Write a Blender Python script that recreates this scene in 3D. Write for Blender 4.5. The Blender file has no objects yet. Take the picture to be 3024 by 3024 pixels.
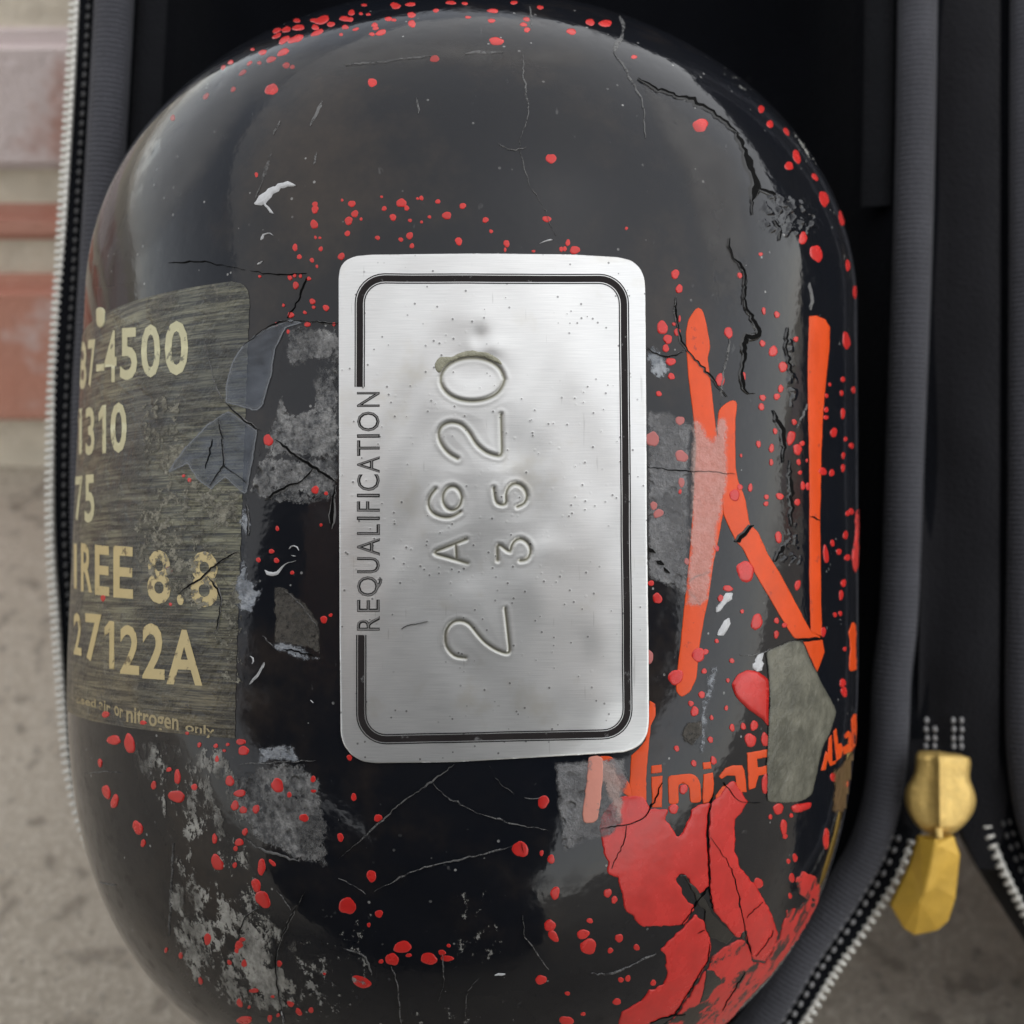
import bpy, bmesh, math, random
import numpy as np
from mathutils import Matrix, Vector
from mathutils.geometry import delaunay_2d_cdt
random.seed(7); rng = np.random.default_rng(7)
SC = bpy.context.scene
COL = SC.collection
R_ = math.radians

# ------------------------------------------------------------------ frame of the leaning case
# working frame in mm: x right, y up along the tank, z out of the case towards the photographer
ALPHA = R_(50.0)                       # the case leans back against the wall at this angle
CA, SA = math.cos(ALPHA), math.sin(ALPHA)
FOVW = 0.8284                          # picture width / distance
DCAM = 190.388                         # camera distance from the tank axis
Z0 = 0.1185                            # height of the frame's origin above the ground (m)

def to_world(P):
    P = np.asarray(P, float)
    x, y, z = P[..., 0], P[..., 1], P[..., 2]
    return np.stack([x, y*CA - z*SA, y*SA + z*CA], -1)*0.001 + np.array([0, 0, Z0])

# ------------------------------------------------------------------ camera
cam = bpy.data.cameras.new('camera'); camo = bpy.data.objects.new('camera', cam); COL.objects.link(camo)
camo.location = to_world([0, 0, DCAM]); camo.rotation_euler = (ALPHA, 0, 0)
cam.sensor_width = 36; cam.lens = 36/FOVW; cam.clip_start = 0.01; cam.clip_end = 200
cam.dof.use_dof = True; cam.dof.focus_distance = 0.136; cam.dof.aperture_fstop = 29
SC.camera = camo
# ------------------------------------------------------------------ sky, sun, exposure
SUN_EL, SUN_AZ = R_(60), R_(130)       # azimuth: direction to the sun, clockwise from +Y
w = bpy.data.worlds.new('World'); SC.world = w; w.use_nodes = True
nt = w.node_tree; nt.nodes.clear()
sky = nt.nodes.new('ShaderNodeTexSky'); sky.sky_type = 'NISHITA'; sky.sun_disc = False
sky.sun_elevation = SUN_EL; sky.sun_rotation = SUN_AZ
sky.air_density = 1.0; sky.dust_density = 0.3; sky.ozone_density = 1.0
hs = nt.nodes.new('ShaderNodeHueSaturation'); hs.inputs['Saturation'].default_value = 0.22
bg = nt.nodes.new('ShaderNodeBackground'); bg.inputs['Strength'].default_value = 0.15
wo = nt.nodes.new('ShaderNodeOutputWorld')
nt.links.new(sky.outputs[0], hs.inputs['Color']); nt.links.new(hs.outputs[0], bg.inputs[0]); nt.links.new(bg.outputs[0], wo.inputs[0])
sl = bpy.data.lights.new('sun', 'SUN'); sl.energy = 1.2; sl.angle = R_(170); sl.color = (1, .95, .87)
so = bpy.data.objects.new('sun', sl); COL.objects.link(so)
sd_ = Vector((math.sin(SUN_AZ)*math.cos(SUN_EL), math.cos(SUN_AZ)*math.cos(SUN_EL), math.sin(SUN_EL)))
so.rotation_euler = sd_.to_track_quat('Z', 'Y').to_euler(); so.location = sd_*3
SC.view_settings.view_transform = 'Standard'; SC.view_settings.look = 'None'
SC.view_settings.exposure = 0.76; SC.view_settings.gamma = 1

# ------------------------------------------------------------------ materials
def new_mat(name):
    m = bpy.data.materials.new(name); m.use_nodes = True
    n = m.node_tree; n.nodes.clear()
    out = n.nodes.new('ShaderNodeOutputMaterial')
    return m, n, out
class NB:
    """tiny node helper"""
    def __init__(s, n): s.n = n
    def a(s, t, **kw):
        x = s.n.nodes.new(t)
        for k, v in kw.items():
            if k.startswith('i_'):
                key = k[2:]; key = int(key) if key.isdigit() else key.replace('_', ' ')
                if isinstance(v, bpy.types.NodeSocket): s.n.links.new(v, x.inputs[key])
                else: x.inputs[key].default_value = v
            else: setattr(x, k, v)
        return x
    def math(s, op, a, b=0.0, c=None, clamp=False):
        kw = dict(operation=op, use_clamp=clamp, i_0=a, i_1=b)
        if c is not None: kw['i_2'] = c
        return s.a('ShaderNodeMath', **kw).outputs[0]
    def noise(s, vec, scale, detail=4, rough=.55, dist=0):
        return s.a('ShaderNodeTexNoise', i_Vector=vec, i_Scale=scale, i_Detail=detail, i_Roughness=rough, i_Distortion=dist).outputs['Fac']
    def ramp(s, fac, stops, interp='LINEAR'):
        r = s.a('ShaderNodeValToRGB', i_Fac=fac); cr = r.color_ramp; cr.interpolation = interp
        while len(cr.elements) < len(stops): cr.elements.new(.5)
        for e, (p, c) in zip(cr.elements, stops):
            e.position = p; e.color = (*c, 1) if len(c) == 3 else c
        return r.outputs[0]
    def sstep(s, v, a, b):
        m = s.a('ShaderNodeMapRange', interpolation_type='SMOOTHSTEP', i_Value=v)
        m.inputs['From Min'].default_value = a; m.inputs['From Max'].default_value = b
        return m.outputs[0]
    def mix(s, f, a, b):
        m = s.a('ShaderNodeMix', data_type='RGBA')
        for i, v in ((0, f), (6, a), (7, b)):
            if isinstance(v, bpy.types.NodeSocket): s.n.links.new(v, m.inputs[i])
            else: m.inputs[i].default_value = v if i == 0 else (*v, 1)
        return m.outputs[2]
    def coord(s, stretch=None):
        c = s.a('ShaderNodeTexCoord').outputs['Object']
        if stretch: c = s.a('ShaderNodeMapping', i_Vector=c, i_Scale=stretch).outputs[0]
        return c
    def bump(s, h, strength=.3, dist=.0001):
        return s.a('ShaderNodeBump', i_Height=h, i_Strength=strength, i_Distance=dist).outputs[0]
def pbr(nb, out, **kw):
    p = nb.a('ShaderNodeBsdfPrincipled', **kw)
    nb.n.links.new(p.outputs[0], out.inputs[0]); return p
def c4(c): return (*c, 1)

def mat_tank():
    m, n, out = new_mat('black_lacquer'); nb = NB(n); co = nb.coord()
    n1 = nb.noise(co, 60, 5, .6); n2 = nb.noise(co, 900, 3); n3 = nb.noise(co, 260, 4, .65)
    sp = nb.a('ShaderNodeTexVoronoi', i_Vector=co, i_Scale=520).outputs['Distance']
    n4 = nb.noise(co, 170, 2)
    spk = nb.math('MULTIPLY', nb.math('LESS_THAN', sp, .085), nb.sstep(n4, .5, .6))
    col = nb.mix(n1, (.004, .006, .011), (.014, .014, .015))
    scm = nb.a('ShaderNodeMapping', i_Vector=co, i_Rotation=(.4, .2, .6), i_Scale=(1, .07, 1)).outputs[0]
    scr = nb.math('MULTIPLY', nb.sstep(nb.noise(scm, 900, 2, .5), .70, .76), nb.sstep(n3, .5, .62))
    smu = nb.sstep(nb.noise(co, 28, 6, .7), .5, .75)
    col = nb.mix(nb.math('MULTIPLY', smu, .65), col, (.052, .039, .029))  # smudges tinted with the warm brown of a reflected haze
    col = nb.mix(nb.math('MULTIPLY', scr, .25), col, (.2, .2, .2))
    col = nb.mix(nb.math('MULTIPLY', spk, .7), col, (.36, .36, .35))
    ro = nb.math('ADD', nb.math('MULTIPLY_ADD', nb.sstep(n3, .5, .75), .14, .065), nb.math('MULTIPLY', smu, .08))
    h = nb.math('ADD', nb.math('MULTIPLY', n1, 1.0), nb.math('MULTIPLY', n2, .03))
    pbr(nb, out, i_Base_Color=col, i_Roughness=ro, i_Normal=nb.bump(h, .25, .0006), i_IOR=1.38)
    return m
def mat_paint(name, c, rough=.28, var=.25, wear=0.0, wearcol=(.02, .02, .02), wscale=420, spec=.5):
    m, n, out = new_mat(name); nb = NB(n); co = nb.coord()
    v = nb.noise(co, 300, 4, .6)
    col = nb.mix(v, tuple(x*(1-var) for x in c), tuple(min(1, x*(1+var)) for x in c))
    if wear:
        wv = nb.noise(co, wscale, 6, .7)
        col = nb.mix(nb.sstep(wv, .64-wear*.3, .70-wear*.3), col, wearcol)
    ro = nb.math('MULTIPLY_ADD', v, .2, rough-.1)
    p = pbr(nb, out, i_Base_Color=col, i_Roughness=ro, i_Normal=nb.bump(nb.noise(co, 700, 3), .2, .0002))
    p.inputs['Specular IOR Level'].default_value = spec
    return m
def mat_film(name, c1, c2, rough=.55, rag=14., soft=3., dens=.75, alpha=1., scale=900, bump=.6, hole_scale=520, stretch=None, rim=None, pits=0., zvar=0.):
    """worn film: ragged edge from the distance attribute, bare spots from noise, pits"""
    m, n, out = new_mat(name); nb = NB(n); co = nb.coord(stretch)
    sd = nb.a('ShaderNodeAttribute', attribute_name='sd').outputs['Fac']
    e = nb.math('ADD', nb.math('MULTIPLY', nb.noise(co, 330, 5, .75), .6), nb.math('MULTIPLY', nb.noise(co, 1700, 3, .7), .4))
    edge = nb.math('MULTIPLY_ADD', nb.math('SUBTRACT', e, .5), rag*4, sd)
    al = nb.sstep(edge, 0, soft)
    hn = nb.math('ADD', nb.math('MULTIPLY', nb.noise(co, hole_scale, 7, .74), .72), nb.math('MULTIPLY', nb.noise(co, hole_scale*.28, 3, .6), .28))
    t = .5 + (.5-dens)*.5
    hole = nb.sstep(hn, t-.022, t+.022)
    al = nb.math('MULTIPLY', nb.math('MULTIPLY', al, hole), nb.math('MULTIPLY', nb.math('MULTIPLY_ADD', nb.sstep(nb.noise(co, 210, 4, .65), .36, .6), zvar, 1.-zvar), alpha))
    v = nb.noise(co, scale, 5, .65); v2 = nb.noise(co, scale*.16, 3, .6)
    col = nb.mix(nb.sstep(nb.math('ADD', nb.math('MULTIPLY', v, .6), nb.math('MULTIPLY', v2, .4)), .36, .62), c1, c2)
    h = nb.noise(co, scale*.8, 5, .7)
    if pits:
        vo = nb.a('ShaderNodeTexVoronoi', i_Vector=nb.a('ShaderNodeVectorMath', operation='ADD', i_0=co, i_1=nb.a('ShaderNodeVectorMath', operation='SCALE', i_0=nb.a('ShaderNodeTexNoise', i_Vector=co, i_Scale=900.).outputs['Color'], i_Scale=.0007).outputs[0]).outputs[0], i_Scale=620).outputs['Distance']
        zone = nb.sstep(nb.noise(co, 170, 3, .6), .44, .6)
        pt = nb.math('MULTIPLY', nb.sstep(vo, .42, .25), zone)
        col = nb.mix(nb.math('MULTIPLY', pt, pits), col, (.02, .024, .03))
        h = nb.math('SUBTRACT', h, nb.math('MULTIPLY', pt, .8))
    if rim:
        col = nb.mix(nb.math('MULTIPLY', nb.sstep(edge, 9, 1), .8), col, rim)
        al = nb.math('MAXIMUM', al, nb.math('MULTIPLY', nb.math('MULTIPLY', nb.sstep(edge, 0, 1.5), nb.sstep(edge, 8, 1)), .7))
    p = nb.a('ShaderNodeBsdfPrincipled', i_Base_Color=col, i_Roughness=rough, i_Alpha=al, i_Normal=nb.bump(h, bump, .0009))
    n.links.new(p.outputs[0], out.inputs[0])
    return m
def mat_foil():
    m, n, out = new_mat('brushed_label_foil'); nb = NB(n)
    uv = nb.a('ShaderNodeUVMap').outputs[0]
    st = nb.a('ShaderNodeMapping', i_Vector=uv, i_Scale=(.12, 1.9, 1)).outputs[0]
    s1 = nb.noise(st, 1.0, 6, .7); 
    st2 = nb.a('ShaderNodeMapping', i_Vector=uv, i_Scale=(.05, 5.5, 1)).outputs[0]
    s2 = nb.noise(st2, 1.0, 4, .7)
    n1 = nb.noise(uv, .14, 5, .65); n2 = nb.noise(uv, .9, 6, .75); n3 = nb.noise(uv, .22, 4, .6)
    s = nb.math('ADD', nb.math('MULTIPLY', s1, .6), nb.math('MULTIPLY', s2, .4))
    col = nb.mix(nb.sstep(s, .42, .6), (.010, .011, .009), (.20, .195, .125))
    sep = nb.a('ShaderNodeSeparateXYZ', i_0=uv).outputs
    low = nb.sstep(nb.math('MULTIPLY_ADD', n1, 30, sep[1]), 8, -22)
    col = nb.mix(nb.math('MULTIPLY', low, .75), col, nb.mix(nb.sstep(s, .38, .64), (.022, .017, .010), (.19, .145, .075)))
    # crumpled, rubbed part of the print
    cr = nb.math('MULTIPLY', nb.sstep(n2, .5, .68), nb.sstep(n3, .46, .66))
    col = nb.mix(cr, col, (.27, .25, .19))
    big = nb.sstep(nb.noise(uv, .055, 3, .6), .40, .62)
    col = nb.mix(nb.math('MULTIPLY', big, .7), col, nb.mix(nb.sstep(s, .4, .7), (.007, .009, .010), (.075, .076, .07)))
    dk = nb.math('MULTIPLY', nb.sstep(nb.noise(uv, .6, 5, .7), .56, .68), nb.sstep(n3, .4, .56))
    col = nb.mix(nb.math('MULTIPLY', dk, .8), col, (.012, .013, .014))
    h = nb.math('ADD', nb.math('MULTIPLY', s, .25), nb.math('MULTIPLY', n2, nb.sstep(n3, .42, .6)))
    pbr(nb, out, i_Base_Color=col, i_Roughness=nb.math('MULTIPLY_ADD', n2, .4, .15), i_Normal=nb.bump(h, .5, .0006))
    return m
def mat_plate():
    m, n, out = new_mat('brushed_aluminium'); nb = NB(n)
    uv = nb.a('ShaderNodeUVMap').outputs[0]
    st = nb.a('ShaderNodeMapping', i_Vector=uv, i_Scale=(.25, 12, 1)).outputs[0]
    b = nb.noise(st, 1, 3, .6)
    big = nb.noise(uv, .12, 4, .6); fine = nb.noise(uv, 2.5, 4, .7)
    vo = nb.a('ShaderNodeTexVoronoi', i_Vector=uv, i_Scale=.95).outputs['Distance']
    dens = nb.noise(uv, .09, 2)
    sep = nb.a('ShaderNodeSeparateXYZ', i_0=uv).outputs
    pit = nb.math('MULTIPLY', nb.math('LESS_THAN', vo, .12), nb.sstep(dens, .38, .5))
    lip = nb.math('MULTIPLY', nb.sstep(vo, .26, .1), nb.sstep(dens, .38, .5))
    sc = nb.a('ShaderNodeMapping', i_Vector=uv, i_Scale=(.9, .06, 1), i_Rotation=(0, 0, .1)).outputs[0]
    scr = nb.sstep(nb.noise(sc, 2.2, 2, .5), .70, .74)
    gr = nb.a('ShaderNodeAttribute', attribute_name='groove').outputs['Fac']
    col = nb.mix(nb.sstep(b, .3, .7), (.60, .607, .60), (.69, .695, .685))
    col = nb.mix(nb.sstep(big, .55, .75), col, (.58, .57, .53))
    col = nb.mix(nb.math('MULTIPLY', gr, .8), col, (.20, .195, .145))
    col = nb.mix(nb.math('MULTIPLY', scr, .35), col, (.33, .33, .32))
    col = nb.mix(nb.math('MULTIPLY', pit, .75), col, (.12, .12, .12))
    ro = nb.math('MULTIPLY_ADD', fine, .14, nb.math('MULTIPLY_ADD', b, .1, .22))
    h = nb.math('ADD', nb.math('MULTIPLY', b, .10), nb.math('MULTIPLY', lip, .25))
    pbr(nb, out, i_Base_Color=col, i_Metallic=.64, i_Roughness=ro, i_Normal=nb.bump(h, .3, .0001))
    return m
def mat_simple(name, c, rough=.6, metal=0., nscale=600, var=.3, bump=.3, bdist=.0002, detail=4, spec=.5):
    m, n, out = new_mat(name); nb = NB(n); co = nb.coord()
    v = nb.noise(co, nscale, detail, .65)
    col = nb.mix(v, tuple(x*(1-var) for x in c), tuple(min(1, x*(1+var)) for x in c))
    p = pbr(nb, out, i_Base_Color=col, i_Roughness=rough, i_Metallic=metal, i_Normal=nb.bump(v, bump, bdist))
    p.inputs['Specular IOR Level'].default_value = spec
    return m
def mat_fabric(name, c, scale=1400, fuzz=.25, spec=.2):
    m, n, out = new_mat(name); nb = NB(n); co = nb.coord()
    wv = nb.a('ShaderNodeTexVoronoi', i_Vector=co, i_Scale=scale).outputs['Distance']
    v = nb.noise(co, 90, 5, .6); l = nb.noise(co, 500, 5, .8)
    col = nb.mix(v, tuple(x*.7 for x in c), tuple(x*1.3 for x in c))
    col = nb.mix(nb.math('MULTIPLY', nb.sstep(l, .66, .74), .35), col, (.10, .10, .11))
    p = pbr(nb, out, i_Base_Color=col, i_Roughness=.9, i_Normal=nb.bump(wv, .5, .0003))
    p.inputs['Specular IOR Level'].default_value = spec
    p.inputs['Sheen Weight'].default_value = fuzz; p.inputs['Sheen Roughness'].default_value = .5
    return m
def mat_concrete():
    m, n, out = new_mat('weathered_concrete'); nb = NB(n); co = nb.coord()
    n1 = nb.noise(co, 7, 5, .6); n2 = nb.noise(co, 520, 5, .78); n3 = nb.noise(co, 130, 4, .65)
    vo = nb.a('ShaderNodeTexVoronoi', i_Vector=co, i_Scale=260, i_Randomness=1.).outputs['Distance']
    col = nb.mix(nb.sstep(n1, .3, .7), (.46, .405, .325), (.60, .535, .44))
    col = nb.mix(nb.math('MULTIPLY', nb.sstep(n2, .48, .58), .7), col, (.72, .66, .56))
    col = nb.mix(nb.math('MULTIPLY', nb.sstep(n3, .54, .64), .52), col, (.16, .13, .105))
    col = nb.mix(nb.math('MULTIPLY', nb.sstep(vo, .2, .05), .5), col, (.14, .12, .10))
    pbr(nb, out, i_Base_Color=col, i_Roughness=.92, i_Normal=nb.bump(nb.math('ADD', n2, nb.math('MULTIPLY', n3, .7)), .7, .003))
    return m
def mat_brick():
    m, n, out = new_mat('fired_clay_brick'); nb = NB(n); co = nb.coord()
    ri = nb.a('ShaderNodeSeparateColor', i_0=nb.a('ShaderNodeObjectInfo').outputs['Color']).outputs[0]
    n1 = nb.noise(co, 40, 5, .6); n2 = nb.noise(co, 22, 5, .65)
    col = nb.mix(ri, (.55, .21, .13), (.42, .22, .18))
    col = nb.mix(nb.math('MULTIPLY', n1, .6), col, (.60, .42, .36))
    eff = nb.math('ADD', n2, nb.math('MULTIPLY_ADD', ri, .24, -.08))
    col = nb.mix(nb.math('MULTIPLY', nb.sstep(eff, .52, .68), .85), col, (.70, .63, .62))
    pbr(nb, out, i_Base_Color=col, i_Roughness=.9, i_Normal=nb.bump(nb.noise(co, 220, 5, .7), .6, .002))
    return m

M = {}
M['tank'] = mat_tank()
M['red'] = mat_paint('red_paint', (.57, .026, .022), .26, .38, spec=.42)
M['red_worn'] = mat_paint('worn_red_paint', (.55, .036, .03), .38, .35, .45, (.03, .025, .022), 260, spec=.3)
M['orange'] = mat_paint('orange_print', (.70, .072, .008), .36, .22, .12, (.45, .05, .02), 500, spec=.3)
M['cream'] = mat_paint('cream_print', (.53, .50, .30), .4, .14, .18, (.16, .155, .10), 380)
M['golden'] = mat_paint('golden_print', (.54, .43, .20), .4, .2, .18, (.16, .12, .055), 360)
M['tan'] = mat_paint('tan_print', (.36, .29, .15), .45, .2, .25, (.08, .065, .035), 420)
M['black_ink'] = mat_simple('black_ink', (.006, .006, .006), .8, 0, 900, .5, .2, .0001, spec=.1)
M['band_ink'] = mat_paint('worn_dark_ink', (.022, .019, .019), .75, .4, .08, (.13, .13, .13), 700, spec=.12)
M['grey_ink'] = mat_simple('grey_ink', (.20, .195, .19), .7, 0, 900, .3, .2, .0001, spec=.15)
M['foil'] = mat_foil()
M['plate'] = mat_plate()
M['scuff'] = mat_film('grey_scuff', (.06, .065, .072), (.36, .36, .355), .34, 18, 8, .69, .95, 1900, 1., 800, pits=.9, zvar=.55, stretch=(1, .8, .8))
M['scuff_dark'] = mat_film('brown_scuff', (.03, .027, .022), (.095, .085, .07), .6, 6, 4, .72, .8, 1800, .6, 1100)
M['scuff_and_sheen'] = mat_film('grey_scuff_and_sheen', (.20, .205, .215), (.29, .29, .295), .5, 9, 9, .86, .85, 1900, .8, 900, pits=.25, zvar=.45)  # also colours the painted sky reflection below the plate
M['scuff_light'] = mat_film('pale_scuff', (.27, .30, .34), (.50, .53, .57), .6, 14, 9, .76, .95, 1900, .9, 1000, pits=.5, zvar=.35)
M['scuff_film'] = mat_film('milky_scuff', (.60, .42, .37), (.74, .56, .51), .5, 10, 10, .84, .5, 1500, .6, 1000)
M['wear'] = mat_film('flaking_wear', (.17, .165, .15), (.46, .455, .42), .65, 20, 7, .48, .92, 1300, .8, 520, stretch=(1, .6, .6), zvar=.6)
M['wear_fine'] = mat_film('fine_scratch_wear', (.15, .15, .14), (.36, .36, .34), .6, 12, 3, .34, .85, 1200, .8, 760, stretch=(1, .7, .7))
M['label_wear'] = mat_film('rubbed_print', (.05, .05, .04), (.36, .345, .27), .45, 18, 6, .47, .85, 1500, 1., 700, stretch=(.7, 1, 1))
M['flake'] = mat_film('lifted_clear_lacquer', (.06, .075, .10), (.17, .195, .235), .33, 3.0, 4, .74, .48, 420, .25, 560, rim=(.22, .235, .25), stretch=(.35, 1, 1), zvar=.5)  # bluish sheen and bright rim are put into the flake colour
M['brown'] = mat_film('brown_glue', (.08, .045, .018), (.17, .10, .045), .35, 8, 5, .85, .8, 600, .6, 300)
M['tape'] = mat_film('olive_tape', (.075, .076, .056), (.185, .182, .14), .42, 2., 3, 1.2, .93, 330, .5, 500, rim=(.10, .10, .075))
M['haze_paint'] = mat_film('painted_haze', (.055, .05, .046), (.10, .095, .088), .4, 16, 40, .62, .35, 300, .2, 120)  # reflected haze painted as a thin warm film
M['crack_dark'] = mat_simple('dark_crack', (.004, .004, .004), .85, 0, 900, .4, .3, spec=.08)
def mat_scratch(name, c, dens):
    m, n, out = new_mat(name); nb = NB(n); co = nb.coord()
    v = nb.math('ADD', nb.math('MULTIPLY', nb.noise(co, 260, 4, .7), .6), nb.math('MULTIPLY', nb.noise(co, 2200, 3, .7), .4))
    t = .5+(.5-dens)*.5
    pbr(nb, out, i_Base_Color=nb.mix(nb.noise(co, 1500, 3), tuple(x*.5 for x in c), tuple(x*1.5 for x in c)), i_Roughness=.6, i_Alpha=nb.math('MULTIPLY', nb.sstep(v, t-.09, t+.09), .85))
    return m
M['crack_light'] = mat_scratch('pale_crack', (.15, .15, .148), .58)
M['crack_glint_white'] = mat_simple('white_chip_and_glint', (.55, .56, .57), .45, 0, 1200, .3, .5)  # white of chips, also painted sky glints on wet drips
M['lump'] = mat_simple('wrinkled_lacquer', (.013, .013, .012), .2, 0, 500, .4, .4)
M['lining'] = mat_fabric('black_lining', (.003, .0035, .005), 1400, .02, .06)
M['shell'] = mat_fabric('black_shell_fabric', (.006, .006, .008), 900, .05)
M['ribbed'] = mat_fabric('ribbed_edging', (.066, .067, .077), 2600, .12)
M['spine'] = mat_fabric('black_spine_fabric', (.011, .011, .013), 1500, .1, .1)
M['webbing'] = mat_fabric('dark_webbing', (.007, .0075, .009), 1500, .05, .1)
M['tooth'] = mat_simple('pale_zip_metal', (.62, .61, .56), .38, .55, 900, .25, .3)
M['thread'] = mat_simple('grey_thread', (.36, .36, .36), .8, 0, 2500, .3, .6)
M['thread_dark'] = mat_simple('dark_thread', (.07, .07, .07), .8, 0, 2500, .3, .6)
M['gold'] = mat_simple('rubbed_gold_metal', (.74, .50, .16), .40, .5, 420, .4, .8, .0005, 6)
M['goldtab'] = mat_simple('gold_pull', (.60, .37, .05), .34, .35, 220, .3, .5, .0004, 5)
M['concrete'] = mat_concrete()
M['brick'] = mat_brick()
M['mortar'] = mat_simple('sandy_mortar', (.66, .60, .49), .95, 0, 70, .28, .7, .003, 6)

# ------------------------------------------------------------------ object helpers
def tag(o, label=None, cat=None, group=None, kind=None):
    for k, v in (('label', label), ('category', cat), ('group', group), ('kind', kind)):
        if v: o[k] = v
    return o
def thing(name, loc, label, cat, group=None):
    o = bpy.data.objects.new(name, None); COL.objects.link(o); o.location = loc; o.empty_display_size = .02
    return tag(o, label, cat, group)
def mesh_np(name, V, F, mats, smooth=True, fm=None):
    me = bpy.data.meshes.new(name)
    V = np.asarray(V, np.float64)
    if isinstance(F, np.ndarray):
        nf, k = F.shape
        me.vertices.add(len(V)); me.vertices.foreach_set('co', V.astype(np.float32).ravel())
        me.loops.add(nf*k); me.loops.foreach_set('vertex_index', F.astype(np.int32).ravel())
        me.polygons.add(nf); me.polygons.foreach_set('loop_start', np.arange(0, nf*k, k, dtype=np.int32))
        me.update(calc_edges=True)
    else:
        me.from_pydata(V.tolist(), [], [list(map(int, f)) for f in F]); me.update()
    for m in (mats if isinstance(mats, (list, tuple)) else [mats]): me.materials.append(m)
    me.polygons.foreach_set('use_smooth', [smooth]*len(me.polygons))
    if fm is not None: me.polygons.foreach_set('material_index', np.asarray(fm, np.int32))
    return me
def part(name, V, F, mats, parent, smooth=True, frame=True, fm=None, label=None):
    """V in mm of the working frame (frame=True) or world metres; the mesh sits under parent"""
    W = to_world(V) if frame else np.asarray(V, float)
    W = W - root_loc(parent)
    me = mesh_np(name, W, F, mats, smooth, fm)
    o = bpy.data.objects.new(name, me); COL.objects.link(o)
    if parent is not None: o.parent = parent
    if label: o['label'] = label
    return o
def root_loc(o):
    t = np.zeros(3)
    while o is not None: t = t + np.array(o.location); o = o.parent
    return t
def set_attr(o, name, vals):
    a = o.data.attributes.new(name, 'FLOAT', 'POINT'); a.data.foreach_set('value', np.asarray(vals, np.float32))
def set_uv(o, uv):
    me = o.data; l = me.uv_layers.new(name='UVMap')
    vi = np.empty(len(me.loops), np.int32); me.loops.foreach_get('vertex_index', vi)
    l.data.foreach_set('uv', np.asarray(uv, np.float32)[vi].ravel())
def grid_faces(nr, nc, wrap=False):
    i = np.arange(nr-1)[:, None]; j = np.arange(nc if wrap else nc-1)[None, :]
    a = i*nc + j; b = i*nc + (j+1) % nc
    return np.stack([a, b, b+nc, a+nc], -1).reshape(-1, 4)

# ------------------------------------------------------------------ the tank's surface
TX, TY, TILT, ROLL = -6.305, 0.993, -0.0773, -0.0198
RT, HT, HB, BT, BB, ET, EB = 57.5, 27.54, 17.56, 45.28, 64.28, 2.11, 2.68
ct, st_ = math.cos(TILT), math.sin(TILT); cr_, sr_ = math.cos(ROLL), math.sin(ROLL)
RM = np.array([[cr_, -sr_, 0], [sr_, cr_, 0], [0, 0, 1]]) @ np.array([[1, 0, 0], [0, ct, -st_], [0, st_, ct]])
def tank_to_frame(p): return p @ RM.T + np.array([TX, TY, 0])
def tank_F(p):
    rho = np.hypot(p[..., 0], p[..., 2]); y = p[..., 1]
    up = y > 0
    t = np.where(up, np.maximum(0, y-HT), np.maximum(0, -y-HB)); b = np.where(up, BT, BB); e = np.where(up, ET, EB)
    return (rho/RT)**e + (t/b)**e - 1
def tank_N(p):
    rho = np.maximum(np.hypot(p[..., 0], p[..., 2]), 1e-6); y = p[..., 1]; up = y > 0
    t = np.where(up, np.maximum(0, y-HT), np.maximum(0, -y-HB)); b = np.where(up, BT, BB); e = np.where(up, ET, EB)
    g = e/RT*(rho/RT)**(e-1)
    n = np.stack([p[..., 0]/rho*g, np.where(up, 1, -1)*e/b*(t/b)**(e-1), p[..., 2]/rho*g], -1)
    return n/np.linalg.norm(n, axis=-1, keepdims=True)
def pic_dir(q):
    q = np.asarray(q, float)
    return np.stack([(q[..., 0]-966)/1932*FOVW, -(q[..., 1]-966)/1932*FOVW, -np.ones(q.shape[:-1])], -1)
def on_plane(q, z):
    """points of the frame at height z that the picture shows at q (survey of the photograph)"""
    return pic_dir(q)*(DCAM-z)+np.array([0, 0, DCAM])
def survey(q):
    """surface points (tank frame) and normals measured from the photograph's pixels"""
    q = np.asarray(q, float); d = pic_dir(q) @ RM; o = (np.array([0, 0, DCAM])-np.array([TX, TY, 0])) @ RM
    ts = np.linspace(DCAM-66, DCAM+12, 60)
    f = np.stack([tank_F(o+d*t) for t in ts])
    neg = f < 0
    hit = neg.any(0); i1 = np.where(hit, neg.argmax(0), f.argmin(0))
    hi = ts[i1]; lo = ts[np.maximum(i1-1, 0)]
    for _ in range(26):
        m = .5*(lo+hi); fm = tank_F(o+d*m[..., None]); ins = fm < 0
        hi = np.where(ins, m, hi); lo = np.where(ins, lo, m)
    p = o+d*hi[..., None]
    # rays that just miss the outline are pulled onto it
    for _ in range(4):
        n = tank_N(p); ff = tank_F(p); s = ~hit
        g = np.maximum(np.linalg.norm((tank_F(p+n*.05)-ff)[..., None]/.05, axis=-1), 1e-4)
        p = np.where(s[..., None], p-n*(ff/g)[..., None], p)
    return p, tank_N(p)
def skin(q, off):
    p, n = survey(q); off = np.asarray(off, float)
    return tank_to_frame(p+n*(off[..., None] if off.ndim else off))

TANK_BASE = to_world(tank_to_frame(np.array([0, -HB-BB, 0.])))
tank = thing('gas_cylinder', TANK_BASE, 'scuffed glossy black gas cylinder with red paint splatter, lying in the open zip case', 'gas cylinder')
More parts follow.
